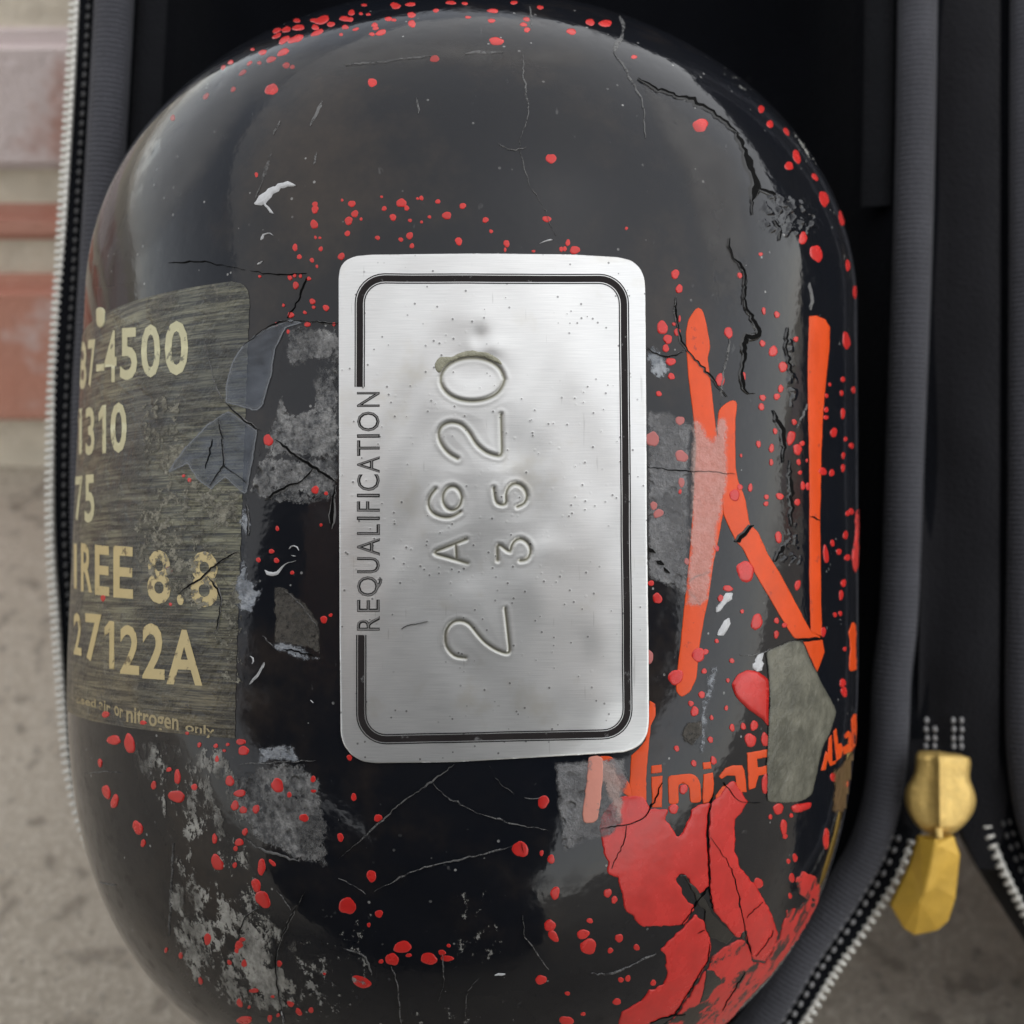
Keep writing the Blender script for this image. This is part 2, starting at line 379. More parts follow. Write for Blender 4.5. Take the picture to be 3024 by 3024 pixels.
# body: lathe
a = np.linspace(0, np.pi/2, 70)
def arc(h, b, e, sg):
    y = h+b*np.sin(a)**(2/e); r = RT*np.cos(a)**(2/e); return np.c_[sg*y, r]
prof = np.vstack([arc(HT, BT, ET, 1)[::-1], np.c_[np.linspace(HT, -HB, 36)[1:-1], np.full(34, RT)], arc(HB, BB, EB, -1)])
prof[0, 1] = .05; prof[-1, 1] = .05
s = np.r_[0, np.cumsum(np.hypot(*np.diff(prof, axis=0).T))]
ss = np.linspace(0, s[-1], 190); prof = np.c_[np.interp(ss, s, prof[:, 0]), np.interp(ss, s, prof[:, 1])]
NT = 300; th = np.linspace(0, 2*np.pi, NT, endpoint=False)
V = np.stack([prof[:, 1][:, None]*np.sin(th), np.repeat(prof[:, 0][:, None], NT, 1), prof[:, 1][:, None]*np.cos(th)], -1)
Vl = tank_to_frame(V.reshape(-1, 3))
part('body', Vl, grid_faces(len(prof), NT, True)[:, ::-1].copy(), M['tank'], tank)

# ------------------------------------------------------------------ patches that follow the surface
def seg_dist(P, A, B):
    d = B-A; L = (d*d).sum(-1); L = np.where(L < 1e-9, 1e-9, L)
    best = np.full(len(P), 1e9)
    for k in range(len(A)):
        t = np.clip(((P-A[k])@d[k])/L[k], 0, 1)
        best = np.minimum(best, np.hypot(*(P-A[k]-t[:, None]*d[k]).T))
    return best
def inside(P, poly):
    x, y = P[:, 0], P[:, 1]; c = np.zeros(len(P), bool); n = len(poly)
    for i in range(n):
        x0, y0 = poly[i-1]; x1, y1 = poly[i]
        k = ((y0 > y) != (y1 > y))
        if y1 != y0: c ^= k & (x < (x1-x0)*(y-y0)/(y1-y0)+x0)
    return c
def sdf(P, poly):
    poly = np.asarray(poly, float)
    d = seg_dist(P, np.roll(poly, 1, 0), poly); return np.where(inside(P, poly), d, -d)
def densify(poly, step, jit=0., closed=True, smooth=0):
    poly = np.asarray(poly, float); out = []
    n = len(poly)
    for i in range(n if closed else n-1):
        A, B = poly[i], poly[(i+1) % n]; k = max(1, int(round(np.hypot(*(B-A))/step)))
        for j in range(k): out.append(A+(B-A)*j/k)
    if not closed: out.append(poly[-1])
    out = np.array(out)
    for _ in range(smooth):
        if closed: out = .5*out+.25*(np.roll(out, 1, 0)+np.roll(out, -1, 0))
        else: out[1:-1] = .5*out[1:-1]+.25*(out[:-2]+out[2:])
    if jit:
        e = rng.normal(0, 1, (len(out), 2)); e = .6*e+.2*(np.roll(e, 1, 0)+np.roll(e, -1, 0))
        out = out+e*jit
    return out
CR = dict(A=(3.024, 0, 0), A2=(5.04, 383.3, 0), B=(3.024, 638.9, 0), C=(2.953, 1277.8, 0), C2=(3.78, 1150, 127.8), D=(3.024, 0, 511.1),
          D2=(6.049, 415.3, 543), D3=(6.049, 415.3, 862.5), D4=(6.049, 415.3, 1182), E=(3.024, 0, 958.3), F=(3.024, 0, 1405.6), G=(3.024, 607, 447.2),
          L=(3.024, 607, 958.3), H=(3.024, 638.9, 1405.6), K=(4.032, 1182, 511.1), M=(4.032, 1182, 894.5), Q=(3.183, 1054.2, 1277.8),
          R=(3.024, 1054.2, 1469.5), V=(3.025, 1405.6, 894.5), Z=(2.953, 1533, 1277.8), P=(1, 0, 0))
def xy(k, s):
    """'x,y x,y ...' read off an enlarged view k -> positions in the whole picture"""
    f, ox, oy = CR[k]
    v = np.array([[float(t) for t in p.split(',')] for p in s.split()])
    return v/f+np.array([ox, oy])
def solid_patch(name, poly, off, h, mat, parent=tank, w=4., step=5., jit=.5, grid=12., smooth=1, base=None):
    """paint with a real edge: top at off+h, edge rolled down to off; poly in picture coordinates"""
    P = densify(poly, step, jit, smooth=smooth)
    lo, hi = P.min(0), P.max(0)
    gx, gy = np.meshgrid(np.arange(lo[0], hi[0], grid), np.arange(lo[1], hi[1], grid)); G = np.c_[gx.ravel(), gy.ravel()]
    if len(G): G = G[sdf(G, P) > w*1.6]
    ar = .5*np.sum(P[:, 0]*np.roll(P[:, 1], -1)-np.roll(P[:, 0], -1)*P[:, 1])
    t = np.roll(P, -1, 0)-np.roll(P, 1, 0); t /= np.maximum(np.linalg.norm(t, axis=1, keepdims=True), 1e-6)
    I = P+np.c_[-t[:, 1], t[:, 0]]*w*(1 if ar > 0 else -1)
    I = I[sdf(I, P) > w*.6]
    pts = np.vstack([P, I, G]); n = len(P)
    vo, ed, fa, ov, oe, of = delaunay_2d_cdt([Vector(p) for p in pts], [], [list(range(n))], 1, 1e-4)
    X = np.array([(v.x, v.y) for v in vo]); fa = [f for f in fa if len(f) >= 3]
    sdv = np.maximum(sdf(X, P), 0); sdv[sdv < 1e-3] = 0
    o = off + h*np.clip(sdv/w, 0, 1)**.6
    # skirt under the rim
    V = skin(X, o)
    # orient faces to the outside
    F = []
    for f in fa:
        A, B, C = X[f[0]], X[f[1]], X[f[2]]
        F.append(f if ((B-A)[0]*(C-A)[1]-(B-A)[1]*(C-A)[0]) < 0 else f[::-1])
    e = {}
    for f in F:
        for i in range(len(f)):
            k = (f[i], f[(i+1) % len(f)])
            e[k] = 1
    rim = [k for k in e if (k[1], k[0]) not in e]
    idx = {}; ext = []
    for k in rim:
        for v in k:
            if v not in idx: idx[v] = len(X)+len(ext); ext.append(v)
    if ext:
        V = np.vstack([V, skin(X[ext], np.full(len(ext), -.03))])
        F = F+[[k[1], k[0], idx[k[0]], idx[k[1]]] for k in rim]
    ob = part(name, V, F, mat, parent)
    set_attr(ob, 'sd', np.r_[sdv, np.zeros(len(ext))])
    return ob
def film(name, poly, off, mat, parent=tank, pad=16, step=4.5, lump=0., lscale=.05):
    P = np.asarray(poly, float); lo, hi = P.min(0)-pad, P.max(0)+pad
    xs = np.arange(lo[0], hi[0]+step, step); ys = np.arange(lo[1], hi[1]+step, step)
    gx, gy = np.meshgrid(xs, ys); G = np.c_[gx.ravel(), gy.ravel()]
    p, n = survey(G); sd = sdf(G, P)
    # leave out what lies past the tank's outline
    dv = (np.array([0, 0, DCAM])-np.array([TX, TY, 0])) @ RM - p; dv /= np.linalg.norm(dv, axis=1, keepdims=True)
    ok = ((n*dv).sum(1) > .06) & (sd > -pad)
    o = np.full(len(G), off)
    if lump:
        o = o+lump*lumps(G*lscale)*np.clip(sd/14, 0, 1)-np.clip(6-sd, 0, 20)*.008
    V = tank_to_frame(p+n*o[:, None])
    F = grid_faces(len(ys), len(xs)); F = F[ok[F].all(1)][:, ::-1]
    used = np.unique(F); mp = np.full(len(V), -1); mp[used] = np.arange(len(used))
    ob = part(name, V[used], mp[F], mat, parent); set_attr(ob, 'sd', sd[used])
    return ob
_ph = rng.uniform(0, 6.28, (14, 2)); _kd = rng.normal(0, 1, (14, 2))
def lumps(G):
    v = np.zeros(len(G))
    for k in range(14): v += np.sin(G@_kd[k]*6+_ph[k, 0]+1.5*np.sin(G@_kd[k-3]*4+_ph[k, 1]))
    return np.clip(v/5.5, -1, 1.4)
def ribbon(name, pts, wd, mat, off=.09, parent=tank, depth=.07, jit=1.0, mat2=None, taper=True, wvar=.5):
    """a crack: two raised lips and a valley; wd in picture units"""
    P = densify(pts, 7, 0, closed=False, smooth=2)
    P[1:-1] += rng.normal(0, jit, (len(P)-2, 2))
    t = np.gradient(P, axis=0); t /= np.maximum(np.linalg.norm(t, axis=1, keepdims=True), 1e-6); nn = np.c_[-t[:, 1], t[:, 0]]
    n = len(P); u = np.linspace(0, 1, n)
    ww = wd*(1+wvar*np.interp(np.arange(n), np.arange(0, n+4, 4), rng.normal(0, 1, len(np.arange(0, n+4, 4)))).clip(-1.6, 1.6))
    if taper: ww = ww*np.clip(np.minimum(u, 1-u)*8, .12, 1)
    ks = np.array([-1.0, -.55, 0, .55, 1.0]); hs_ = np.array([-.02, depth, .0, depth*.8, -.02])
    Q = P[:, None, :]+nn[:, None, :]*(ks[None, :, None]*ww[:, None, None]*.5)
    O = off+np.tile(hs_, (n, 1)); O[:, 0] = -.02; O[:, -1] = -.02
    V = skin(Q.reshape(-1, 2), O.ravel())
    F = grid_faces(n, 5)
    fm = None; mats = mat
    if mat2 is not None:
        mats = [mat, mat2]; fm = np.tile([1, 0, 0, 1], n-1)
    return part(name, V, F, mats, parent, fm=fm)
def spot_mesh(cx, cy, rx, ry, rot, mat, off=.015, h=.012, name='paint_spot'):
    k = 26 if max(rx, ry) > 7 else 16; a = np.arange(k)*2*np.pi/k
    wob = 1+.08*np.sin(2*a+rng.uniform(0, 6.3))+.055*np.sin(3*a+rng.uniform(0, 6.3))+.03*np.sin(5*a+rng.uniform(0, 6.3))+rng.normal(0, .016, k)
    c, s = math.cos(R_(rot)), math.sin(R_(rot))
    def ring(f): 
        x = rx*f*wob*np.cos(a); y = ry*f*wob*np.sin(a)
        return np.c_[cx+x*c-y*s, cy+x*s+y*c]
    Q = np.vstack([ring(1.04), ring(.98), ring(.75), ring(.4), [[cx, cy]]])
    hh = h*min(1., max(.5, min(rx, ry)/7))
    o = np.r_[np.full(k, -.03), np.full(k, off), np.full(k, off+hh*.8), np.full(k, off+hh), [off+hh*1.05]]
    V = skin(Q, o)
    F = grid_faces(4, k, True)[:, ::-1].tolist() + [[4*k, 3*k+(j+1) % k, 3*k+j] for j in range(k)]
    return part(name, V, F, mat, tank)

# ------------------------------------------------------------------ specification label on the left (brushed foil under lacquer)
pr, _ = survey(np.array([[457, 960.], [430, 532], [450, 1394]]))
th_r = math.atan2(pr[0, 0], pr[0, 2]); y_t, y_b = pr[1, 1], pr[2, 1]
nr, nc = 150, 150
ys = np.linspace(y_t, y_b, nr); V = []; UV = []
for y in ys:
    c = 2.6; dy = min(y_t-y, 1e9); dx = c-math.sqrt(max(0, c*c-(c-dy)**2)) if dy < c else 0
    dx += .05*math.sin(y*3.1)+.04*math.sin(y*7.7)
    for j in range(nc):
        u = j/(nc-1); th_ = (th_r-dx/RT)-u*1.75
        V.append((math.sin(th_), y, math.cos(th_))); UV.append((th_*RT, y))
V = np.array(V); rr = RT*(np.clip(1-(np.maximum(np.where(V[:, 1] > 0, V[:, 1]-HT, -V[:, 1]-HB), 0)/np.where(V[:, 1] > 0, BT, BB))**np.where(V[:, 1] > 0, ET, EB), 0, 1))**(1/np.where(V[:, 1] > 0, ET, EB))
rr += .05
V[:, 0] *= rr; V[:, 2] *= rr
label = part('specification_label', tank_to_frame(V), grid_faces(nr, nc)[:, ::-1].copy(), M['foil'], tank)
label.data.flip_normals() if label.data.polygons[0].normal.dot(Vector((0, -SA, CA))) < 0 else None
set_uv(label, np.array(UV))

# ---- lettering
_gl = {}
def glyph(txt, bold):
    k = (txt, bold)
    if k in _gl: return _gl[k]
    cu = bpy.data.curves.new('t', 'FONT'); cu.body = txt; cu.offset = bold; cu.resolution_u = 3; cu.fill_mode = 'FRONT'
    o = bpy.data.objects.new('t', cu); COL.objects.link(o); bpy.context.view_layer.update()
    me = bpy.data.meshes.new_from_object(o.evaluated_get(bpy.context.evaluated_depsgraph_get()))
    bm = bmesh.new(); bm.from_mesh(me); bmesh.ops.remove_doubles(bm, verts=bm.verts, dist=1e-5)
    bpy.data.objects.remove(o); bpy.data.curves.remove(cu); bpy.data.meshes.remove(me)
    co = np.array([v.co[:2] for v in bm.verts]); lo, hi = co.min(0), co.max(0)
    nx = 8 if len(txt) == 1 else 5*len(txt)
    for ax, n in ((0, nx), (1, 8)):
        for i in range(1, n):
            pc = [0, 0, 0]; pn = [0, 0, 0]; pn[ax] = 1; pc[ax] = lo[ax]+(hi[ax]-lo[ax])*i/n
            bmesh.ops.bisect_plane(bm, geom=bm.verts[:]+bm.edges[:]+bm.faces[:], plane_co=pc, plane_no=pn)
    bm.verts.index_update()
    co = np.array([v.co[:2] for v in bm.verts]); F = [[v.index for v in f.verts] for f in bm.faces]; bm.free()
    _gl[k] = ((co-lo)/(hi-lo), F); return _gl[k]
def letter(name, txt, quad, off, mat, parent, bold=.02, heightf=None):
    """quad: picture positions of the text's top-left, top-right, bottom-right, bottom-left"""
    co, F = glyph(txt, bold); q = np.asarray(quad, float); u, v = co[:, :1], 1-co[:, 1:]
    P = (q[0]*(1-u)+q[1]*u)*(1-v)+(q[3]*(1-u)+q[2]*u)*v
    o = off+(heightf(P) if heightf else 0)
    V = skin(P, np.broadcast_to(o, (len(P),)).astype(float)); 
    A = P[F[0][0]]; n0 = 0
    for f in F:
        pts = P[f]; n0 += .5*np.sum(pts[:, 0]*np.roll(pts[:, 1], -1)-np.roll(pts[:, 0], -1)*pts[:, 1])
    if n0 > 0: F = [f[::-1] for f in F]
    return part(name, V, F, mat, parent)
def box(k, x0, y0, x1, y1, sh=0, dy=0):
    f, ox, oy = CR[k]; q = np.array([[x0+sh, y0], [x1+sh, y0+dy], [x1, y1+dy], [x0, y1]], float)
    return q/f+np.array([ox, oy])
for k, t, b in [('D', '8', (452, 405, 496, 680)), ('D', '7', (505, 395, 547, 665)), ('D', '-', (552, 535, 598, 575)), ('D', '4', (600, 345, 668, 640)),
                ('D', '5', (688, 328, 786, 625)), ('D', '0', (808, 308, 917, 612)), ('D', '0', (943, 288, 1076, 600)),
                ('D', '1', (438, 790, 468, 1050)), ('D', '3', (492, 780, 542, 1055)), ('D', '1', (565, 770, 607, 1047)), ('D', '0', (633, 753, 726, 1042)),
                ('D', '7', (432, 1175, 474, 1430)), ('D', '5', (486, 1165, 542, 1440)),
                ('E', 'R', (465, 200, 528, 475)), ('E', 'E', (545, 210, 626, 495)), ('E', 'E', (650, 215, 762, 510)), ('E', '8', (843, 236, 977, 542)),
                ('E', '.', (1012, 490, 1050, 550)), ('E', '8', (1088, 243, 1247, 562)),
                ('E', '2', (424, 595, 468, 835)), ('E', '7', (490, 600, 582, 872)), ('E', '1', (598, 640, 654, 912)), ('E', '2', (688, 665, 797, 945)),
                ('E', '2', (815, 655, 942, 972)), ('E', 'A', (953, 690, 1157, 1005))]:
    q = box(k, *b, dy=(-6 if k == 'D' else 9))
    if t == '1':
        u = np.array([(0, .16), (.5, 0), (1, 0), (1, 1), (.5, 1), (.5, .24), (0, .34)])
        uu, vv = u[:, :1], u[:, 1:]
        solid_patch('printed_character', (q[0]*(1-uu)+q[1]*uu)*(1-vv)+(q[3]*(1-uu)+q[2]*uu)*vv, .06, .015, M['golden' if k == 'E' else 'cream'], label, 1.5, 6, .2, 14, 0)
    else: letter('printed_character', t, q, .075, M['golden' if k == 'E' else 'cream'], label, .022)
solid_patch('printed_character', xy('E', '424,203 440,206 440,463 424,460'), .06, .015, M['golden'], label, 1.5, 6, .2, 14, 0)
solid_patch('printed_dot', xy('D', '550,215 575,205 600,220 600,300 578,330 552,310'), .06, .02, M['cream'], label, 2, 5, 0)
for t, b in [('air', (568, 1085, 634, 1150)), ('or', (655, 1122, 706, 1178)), ('nitrogen', (724, 1130, 1022, 1250)), ('only', (1060, 1220, 1226, 1290)), ('ssed', (440, 1065, 550, 1112))]:
    letter('printed_word', t, box('E', *b, dy=28 if len(t) < 5 else 50), .075, M['tan'], label, .02)

# ------------------------------------------------------------------ requalification plate
pl = xy('P', '640,525 643,505 653,492 672,484 700,481.5 900,479 1080,481 1165,486 1190,492 1206,506 1214,524 1216,545 1218,800 1219,1000 1222,1200 1223,1362 1220,1384 1210,1402 1194,1413 1175,1419 1000,1429 860,1437 710,1439 685,1436 664,1424 650,1406 644,1386 642,1200 641,900')
plo = densify(pl, 4, 0, smooth=3)
STROKES = []
def el(k, cx, cy, rx, ry, n=26, a0=0, a1=360):
    f, ox, oy = CR[k]; t = np.radians(np.linspace(a0, a1, n)); return np.c_[cx+rx*np.cos(t), cy+ry*np.sin(t)]/f+np.array([ox, oy])
STROKES += [el('G', 858, 815, 185, 125),
  xy('G', '775,1265 720,1235 675,1175 662,1120 682,1075 740,1055 800,1070 845,1120 880,1185 940,1235 1028,1258 1022,1015'),
  xy('G', '650,1440 614,1480 606,1530 625,1575 675,1600 735,1605 790,1570'), el('G', 745, 1492, 55, 70),
  xy('G', '980,1435 992,1527 1056,1532 1045,1470 1065,1420 1105,1400 1155,1425 1177,1480 1160,1525 1115,1540'),
  xy('L', '825,180 630,258 832,315'), xy('L', '765,212 770,288'),
  xy('L', '1003,300 1000,197 1082,264 1075,215 1110,175 1150,175 1190,215 1192,265 1168,302 1130,302'),
  xy('L', '820,855 755,848 708,790 704,705 740,650 790,638 840,655 880,710 930,770 1000,815 1075,838 1045,575')]
SEG = [densify(s_, 8, 0, closed=False, smooth=2) for s_ in STROKES]
SA_ = np.vstack([s_[:-1] for s_ in SEG]); SB_ = np.vstack([s_[1:] for s_ in SEG])
DENT = [(905, 640, 16, 22, -.10), (925, 655, 30, 18, .07), (900, 700, 40, 30, -.10), (880, 600, 60, 30, .05), (1085, 1235, 50, 60, -.13), (1130, 1190, 30, 40, .07), (1010, 1120, 30, 50, .06),
        (905, 1270, 50, 40, -.10), (850, 1330, 30, 60, .05), (960, 1350, 40, 50, -.05), (1080, 700, 60, 80, .06), (1110, 900, 50, 90, -.05), (760, 700, 60, 90, .05), (770, 1010, 40, 100, -.04),
        (1000, 850, 40, 40, -.05), (930, 900, 40, 60, .06), (880, 1080, 40, 40, -.07), (1040, 1040, 50, 30, .06), (840, 940, 50, 60, .05), (900, 760, 60, 40, .05), (1120, 1320, 60, 40, .06)]
def plate_h(P):
    """relief of the thin metal (mm): stamped strokes, dents, slack"""
    dist = np.full(len(P), 60.); lo, hi = SA_.min(0)-60, SA_.max(0)+60
    k = ((P > lo) & (P < hi)).all(1)
    if k.any(): dist[k] = np.minimum(60, seg_dist(P[k], SA_, SB_))
    h = -.14*np.exp(-(dist/3.0)**2)+.018*np.exp(-((dist-8)/4)**2)-.035*np.exp(-(dist/28)**2)
    for x, y, sx, sy, am in DENT: h = h+1.5*am*np.exp(-((P[:, 0]-x)/sx)**2-((P[:, 1]-y)/sy)**2)
    h = h+.040*np.sin(P[:, 0]/37+P[:, 1]/61+1.2*np.sin(P[:, 1]/83))+.022*np.sin(P[:, 0]/23-P[:, 1]/44+1.3)+.010*np.sin(P[:, 0]/13+P[:, 1]/19+np.sin(P[:, 0]/41))
    h = np.where(h < -.10, -.10-.08*(1-np.exp((h+.10)/.08)), h)
    return h, dist
xs = np.arange(632, 1231, 1.75); ysg = np.arange(472, 1446, 1.75); gx, gy = np.meshgrid(xs, ysg); G = np.c_[gx.ravel(), gy.ravel()]
sdg = sdf(G, plo)
# pull the grid's outer verts onto the outline
gr = np.stack(np.gradient(sdg.reshape(gx.shape), 1.75)[::-1], -1).reshape(-1, 2)
near = (sdg < 0) & (sdg > -2.6); G2 = G.copy(); G2[near] -= gr[near]*sdg[near][:, None]*1.0
keep = sdg > -2.6
hh, dist = plate_h(G2); PLT = .24
edge = np.clip(np.maximum(sdg, 0)/3, 0, 1)
off = PLT+hh*np.clip(sdg/40, 0, 1)-.05*(1-edge)**2
V = skin(G2, off); F = grid_faces(len(ysg), len(xs)); F = F[keep[F].all(1)][:, ::-1]
e1 = np.vstack([F[:, [0, 1]], F[:, [1, 2]], F[:, [2, 3]], F[:, [3, 0]]]).astype(np.int64)
key = e1[:, 0]*10**7+e1[:, 1]; rev = e1[:, 1]*10**7+e1[:, 0]; rim = e1[~np.isin(key, rev)]
used = np.unique(F); mp = np.full(len(V), -1); mp[used] = np.arange(len(used))
rv = np.unique(rim); rmp = {int(v): len(used)+i for i, v in enumerate(rv)}
Vs = skin(G2[rv], np.full(len(rv), -.02))
Fq = np.vstack([mp[F], np.array([[mp[b_], mp[a_], rmp[int(a_)], rmp[int(b_)]] for a_, b_ in rim])])
plate = part('requalification_plate', np.vstack([V[used], Vs]), Fq, M['plate'], tank)
mmpx = .0605
set_uv(plate, np.vstack([G2[used], G2[rv]])*mmpx)
set_attr(plate, 'groove', np.r_[np.exp(-(dist[used]/3.6)**2)+.22*np.exp(-(dist[used]/10.0)**2), np.zeros(len(rv))])
def ph(P): return PLT+plate_h(P)[0]*np.clip(sdf(P, plo)/40, 0, 1)
def strip(name, pts, w0, w1, off, mat, parent):
    P = densify(pts, 5, 0, closed=False); t = np.gradient(P, axis=0); t /= np.linalg.norm(t, axis=1, keepdims=True); nn = np.c_[-t[:, 1], t[:, 0]]
    Q = P[:, None, :]+nn[:, None, :]*np.array([w0, (w0+w1)/2, w1])[None, :, None]; Q = Q.reshape(-1, 2)
    V = skin(Q, off+ph(Q)); F = grid_faces(len(P), 3)
    ob = part(name, V, F, mat, parent)
    if ob.data.polygons[0].normal.dot(Vector((0, -SA, CA))) < 0: ob.data.flip_normals()
    return ob
def rrect():
    L, T, Rt, Rb, Bl, Br, r = 680, 526.5, 1175.5, 1182, 1394, 1385, 47
    o = [(680, 731), (L, T+r)]
    o += [(L+r-r*math.cos(t), T+r-r*math.sin(t)) for t in np.linspace(0, math.pi/2, 9)][1:]
    o += [(Rt-r+r*math.sin(t), T+1+r-r*math.cos(t)) for t in np.linspace(0, math.pi/2, 9)]
    o += [(Rb-r+r*math.cos(t), Br-r+r*math.sin(t)) for t in np.linspace(0, math.pi/2, 9)]
    o += [(L+3+r-r*math.sin(t), Bl-r+r*math.cos(t)) for t in np.linspace(0, math.pi/2, 9)]
    o += [(683, 1198)]
    return np.array(o)
rp = rrect()
strip('printed_band', rp, -6.0, 6.0, .025, M['band_ink'], plate)
strip('printed_outline', rp, -9.6, -7.6, .025, M['black_ink'], plate)
strip('printed_outline', rp, 7.6, 9.6, .025, M['black_ink'], plate)
# REQUALIFICATION, reading upwards: quad corners are top-left, top-right, bottom-right, bottom-left of the text
word = 'REQUALIFICATION'
yy = [1189, 1162, 1134, 1097, 1066, 1037.5, 1018, 1003, 977, 966.5, 934, 902, 872.5, 845, 770]
spans = {0: (1189, 1163), 1: (1154, 1132), 2: (1125, 1088), 3: (1081, 1052), 4: (1048, 1016), 5: (1009, 990), 6: (981, 975.5), 7: (965, 947), 8: (938, 932.5), 9: (926, 896), 10: (892, 862), 11: (860, 832), 12: (826, 820.5), 13: (814, 778), 14: (768, 741)}
for i, ch in enumerate(word):
    y0, y1 = spans[i]; xa, xb = 675.5, 717
    if ch == 'Q': xb = 722
    for bold, mt, of, g in ((.006, M['black_ink'], .02, .6), (-.026, M['grey_ink'], .034, -.5)):
        if ch == 'I' and bold < 0: g = -1.4
        q = [(xa-g, y0+g), (xa-g, y1-g), (xb+g, y1-g), (xb+g, y0+g)]
        letter('printed_character', ch, q, of, mt, plate, bold, ph)
# dirt lodged around the topmost stamped digit, a stray fibre
solid_patch('dirt_crumb', xy('G', '640,730 665,690 700,685 740,690 790,660 860,650 950,665 1010,700 1035,735 1000,720 930,690 850,680 780,695 720,720 690,750 680,780 655,775'), .26, .05, mat_simple('grey_dirt', (.30, .295, .22), .6, .3, 900, .4, .8, .0004), plate, 2.5, 5, .8)
ribbon('fibre', xy('L', '455,692 490,668 540,662 580,655 607,646'), 1.8, M['crack_dark'], .34, plate, .03, .3)

# ------------------------------------------------------------------ orange print
def merged(name, polys, off, mat):
    """several strokes of one letter as one mesh"""
    obs = [solid_patch(name, p, off+.006*i, .012, mat, tank, 1.5, 4 if np.ptp(p[:, 0]) < 60 else 6, .3, 14, 0 if np.ptp(p[:, 0]) < 60 and len(p) < 20 else 1) for i, p in enumerate(polys)]
    bm = bmesh.new()
    for o in obs: bm.from_mesh(o.data)
    me = obs[0].data; bm.to_mesh(me); bm.free()
    for p in me.polygons: p.use_smooth = True
    for o in obs[1:]: bpy.data.objects.remove(o)
    return obs[0]
n1 = np.vstack([xy('K', '545,270 575,290 600,370 632,530 635,600 615,660 640,850 680,1200 720,1450'), xy('M', '735,300 700,480 660,680 625,930 590,1100 550,1330 530,1560 480,1660 420,1700 375,1650 385,1500 410,1300 440,1000 460,800 490,500 510,200'),
                xy('K', '520,1500 530,1300 500,1050 470,800 455,600 450,480 470,370 510,310')])
n2 = np.vstack([xy('K', '700,1060 740,1020 800,980 835,985 840,1030 825,1150 830,1500'), xy('M', '845,40 900,180 935,380 1000,440 1080,620 1170,760 1270,950 1400,1195 1482,1240 1470,1250 1275,1252 1150,1050 1050,880 980,760 880,560 830,510 735,310'), xy('K', '705,1400 690,1200')])
n3 = xy('M', '1345,1277 1490,1260 1505,1350 1490,1400 1450,1505 1400,1400')
n4 = np.vstack([xy('K', '1390,345 1440,340 1510,370 1545,430 1545,550 1520,800 1495,1050 1480,1400'), xy('M', '1475,200 1470,300 1475,650 1480,1000 1485,1235 1400,1195 1390,800 1390,300'), xy('K', '1390,1500 1380,1050 1378,700')])
merged('printed_letter', [n1, n2, n3, n4], .03, M['orange'])
merged('printed_letter', [xy('Q', '236,474 320,474 390,590 425,640 520,770 440,735 380,690 262,580'),
                          xy('Q', '545,140 580,160 580,230 552,290 537,440 524,600 525,790 440,730 425,640 435,470 480,430 520,380')], .03, M['orange'])
merged('printed_letter', [xy('Q', '555,532 618,525 618,572 555,578'), xy('Q', '556,598 622,592 618,780 560,782')], .03, M['orange'])
merged('printed_letter', [xy('Q', '655,592 800,578 835,600 850,640 855,750 790,757 782,650 760,635 715,642 720,760 660,765')], .03, M['orange'])
merged('printed_letter', [xy('Q', '865,512 912,508 915,548 868,552'), xy('Q', '868,582 925,572 930,640 926,710 900,750 866,760 862,730')], .03, M['orange'])
merged('printed_letter', [xy('Q', '960,595 1000,545 1050,528 1100,530 1115,560 1128,690 1072,690 1060,592 1010,590 975,612'), xy('Q', '940,712 985,655 1062,630 1062,700 1000,690 962,742 944,735')], .03, M['orange'])
merged('printed_letter', [xy('Q', '1130,455 1252,433 1252,480 1190,490 1195,542 1252,530 1252,582 1200,590 1180,662 1140,676')], .03, M['orange'])
for s_ in ('432,1692 462,1580 476,1600 458,1690', '478,1510 495,1488 498,1640 520,1633 515,1655 485,1667 468,1625', '503,1470 520,1450 530,1540 548,1535 560,1570 548,1615 520,1642',
           '565,1490 590,1465 607,1480 612,1580 562,1602 555,1560 590,1540 590,1500 570,1510', '605,1400 620,1370 634,1370 638,1540 615,1572'):
    merged('printed_letter', [xy('V', s_)], .03, M['orange'])
solid_patch('printed_mark', xy('M', '1690,1180 1720,1120 1745,1130 1752,1500 1690,1500 1702,1350'), .03, .02, M['orange'], tank, 2, 5, 1.2)

# ------------------------------------------------------------------ worn areas of the lacquer, painted haze and sky sheen
FL = []
def fl(mat, off, key, s_, name='scuff_and_sheen_patch', **kw): FL.append(film(name, xy(key, s_), off, M[mat], **kw))
fl('scuff', .075, 'P', '542,622 580,617 630,622 641,640 641,690 600,682 560,688 538,692')
fl('scuff', .075, 'P', '598,690 641,690 641,862 570,866 500,862 514,791 531,748 552,776 596,770')
fl('scuff', .078, 'P', '486,862 641,860 641,940 600,946 555,950 520,945 488,938 470,930')
fl('scuff_light', .08, 'P', '462,1042 468,1070 470,1091 481,1094 485,1108 498,1109 496,1124 486,1141 473,1154 453,1152 432,1141 440,1111 445,1086 453,1065')
fl('scuff_light', .08, 'P', '457,950 476,952 474,1000 462,1012 455,985')
fl('scuff_dark', .07, 'P', '515,1100 545,1112 580,1140 602,1175 607,1240 580,1222 520,1213')
fl('scuff_light', .08, 'P', '518,1217 545,1213 570,1219 595,1236 607,1243 585,1250 560,1242 535,1229')
fl('scuff_light', .08, 'P', '488,1412 520,1406 552,1410 562,1425 570,1438 488,1440')
fl('scuff', .078, 'P', '440,1462 490,1445 570,1442 600,1470 620,1560 618,1635 560,1622 480,1580 450,1530')
fl('wear', .08, 'P', '255,1400 330,1405 420,1420 455,1480 470,1600 490,1700 560,1800 565,1880 430,1900 390,1850 330,1790 318,1700 330,1600 280,1500', name='wear_patch')
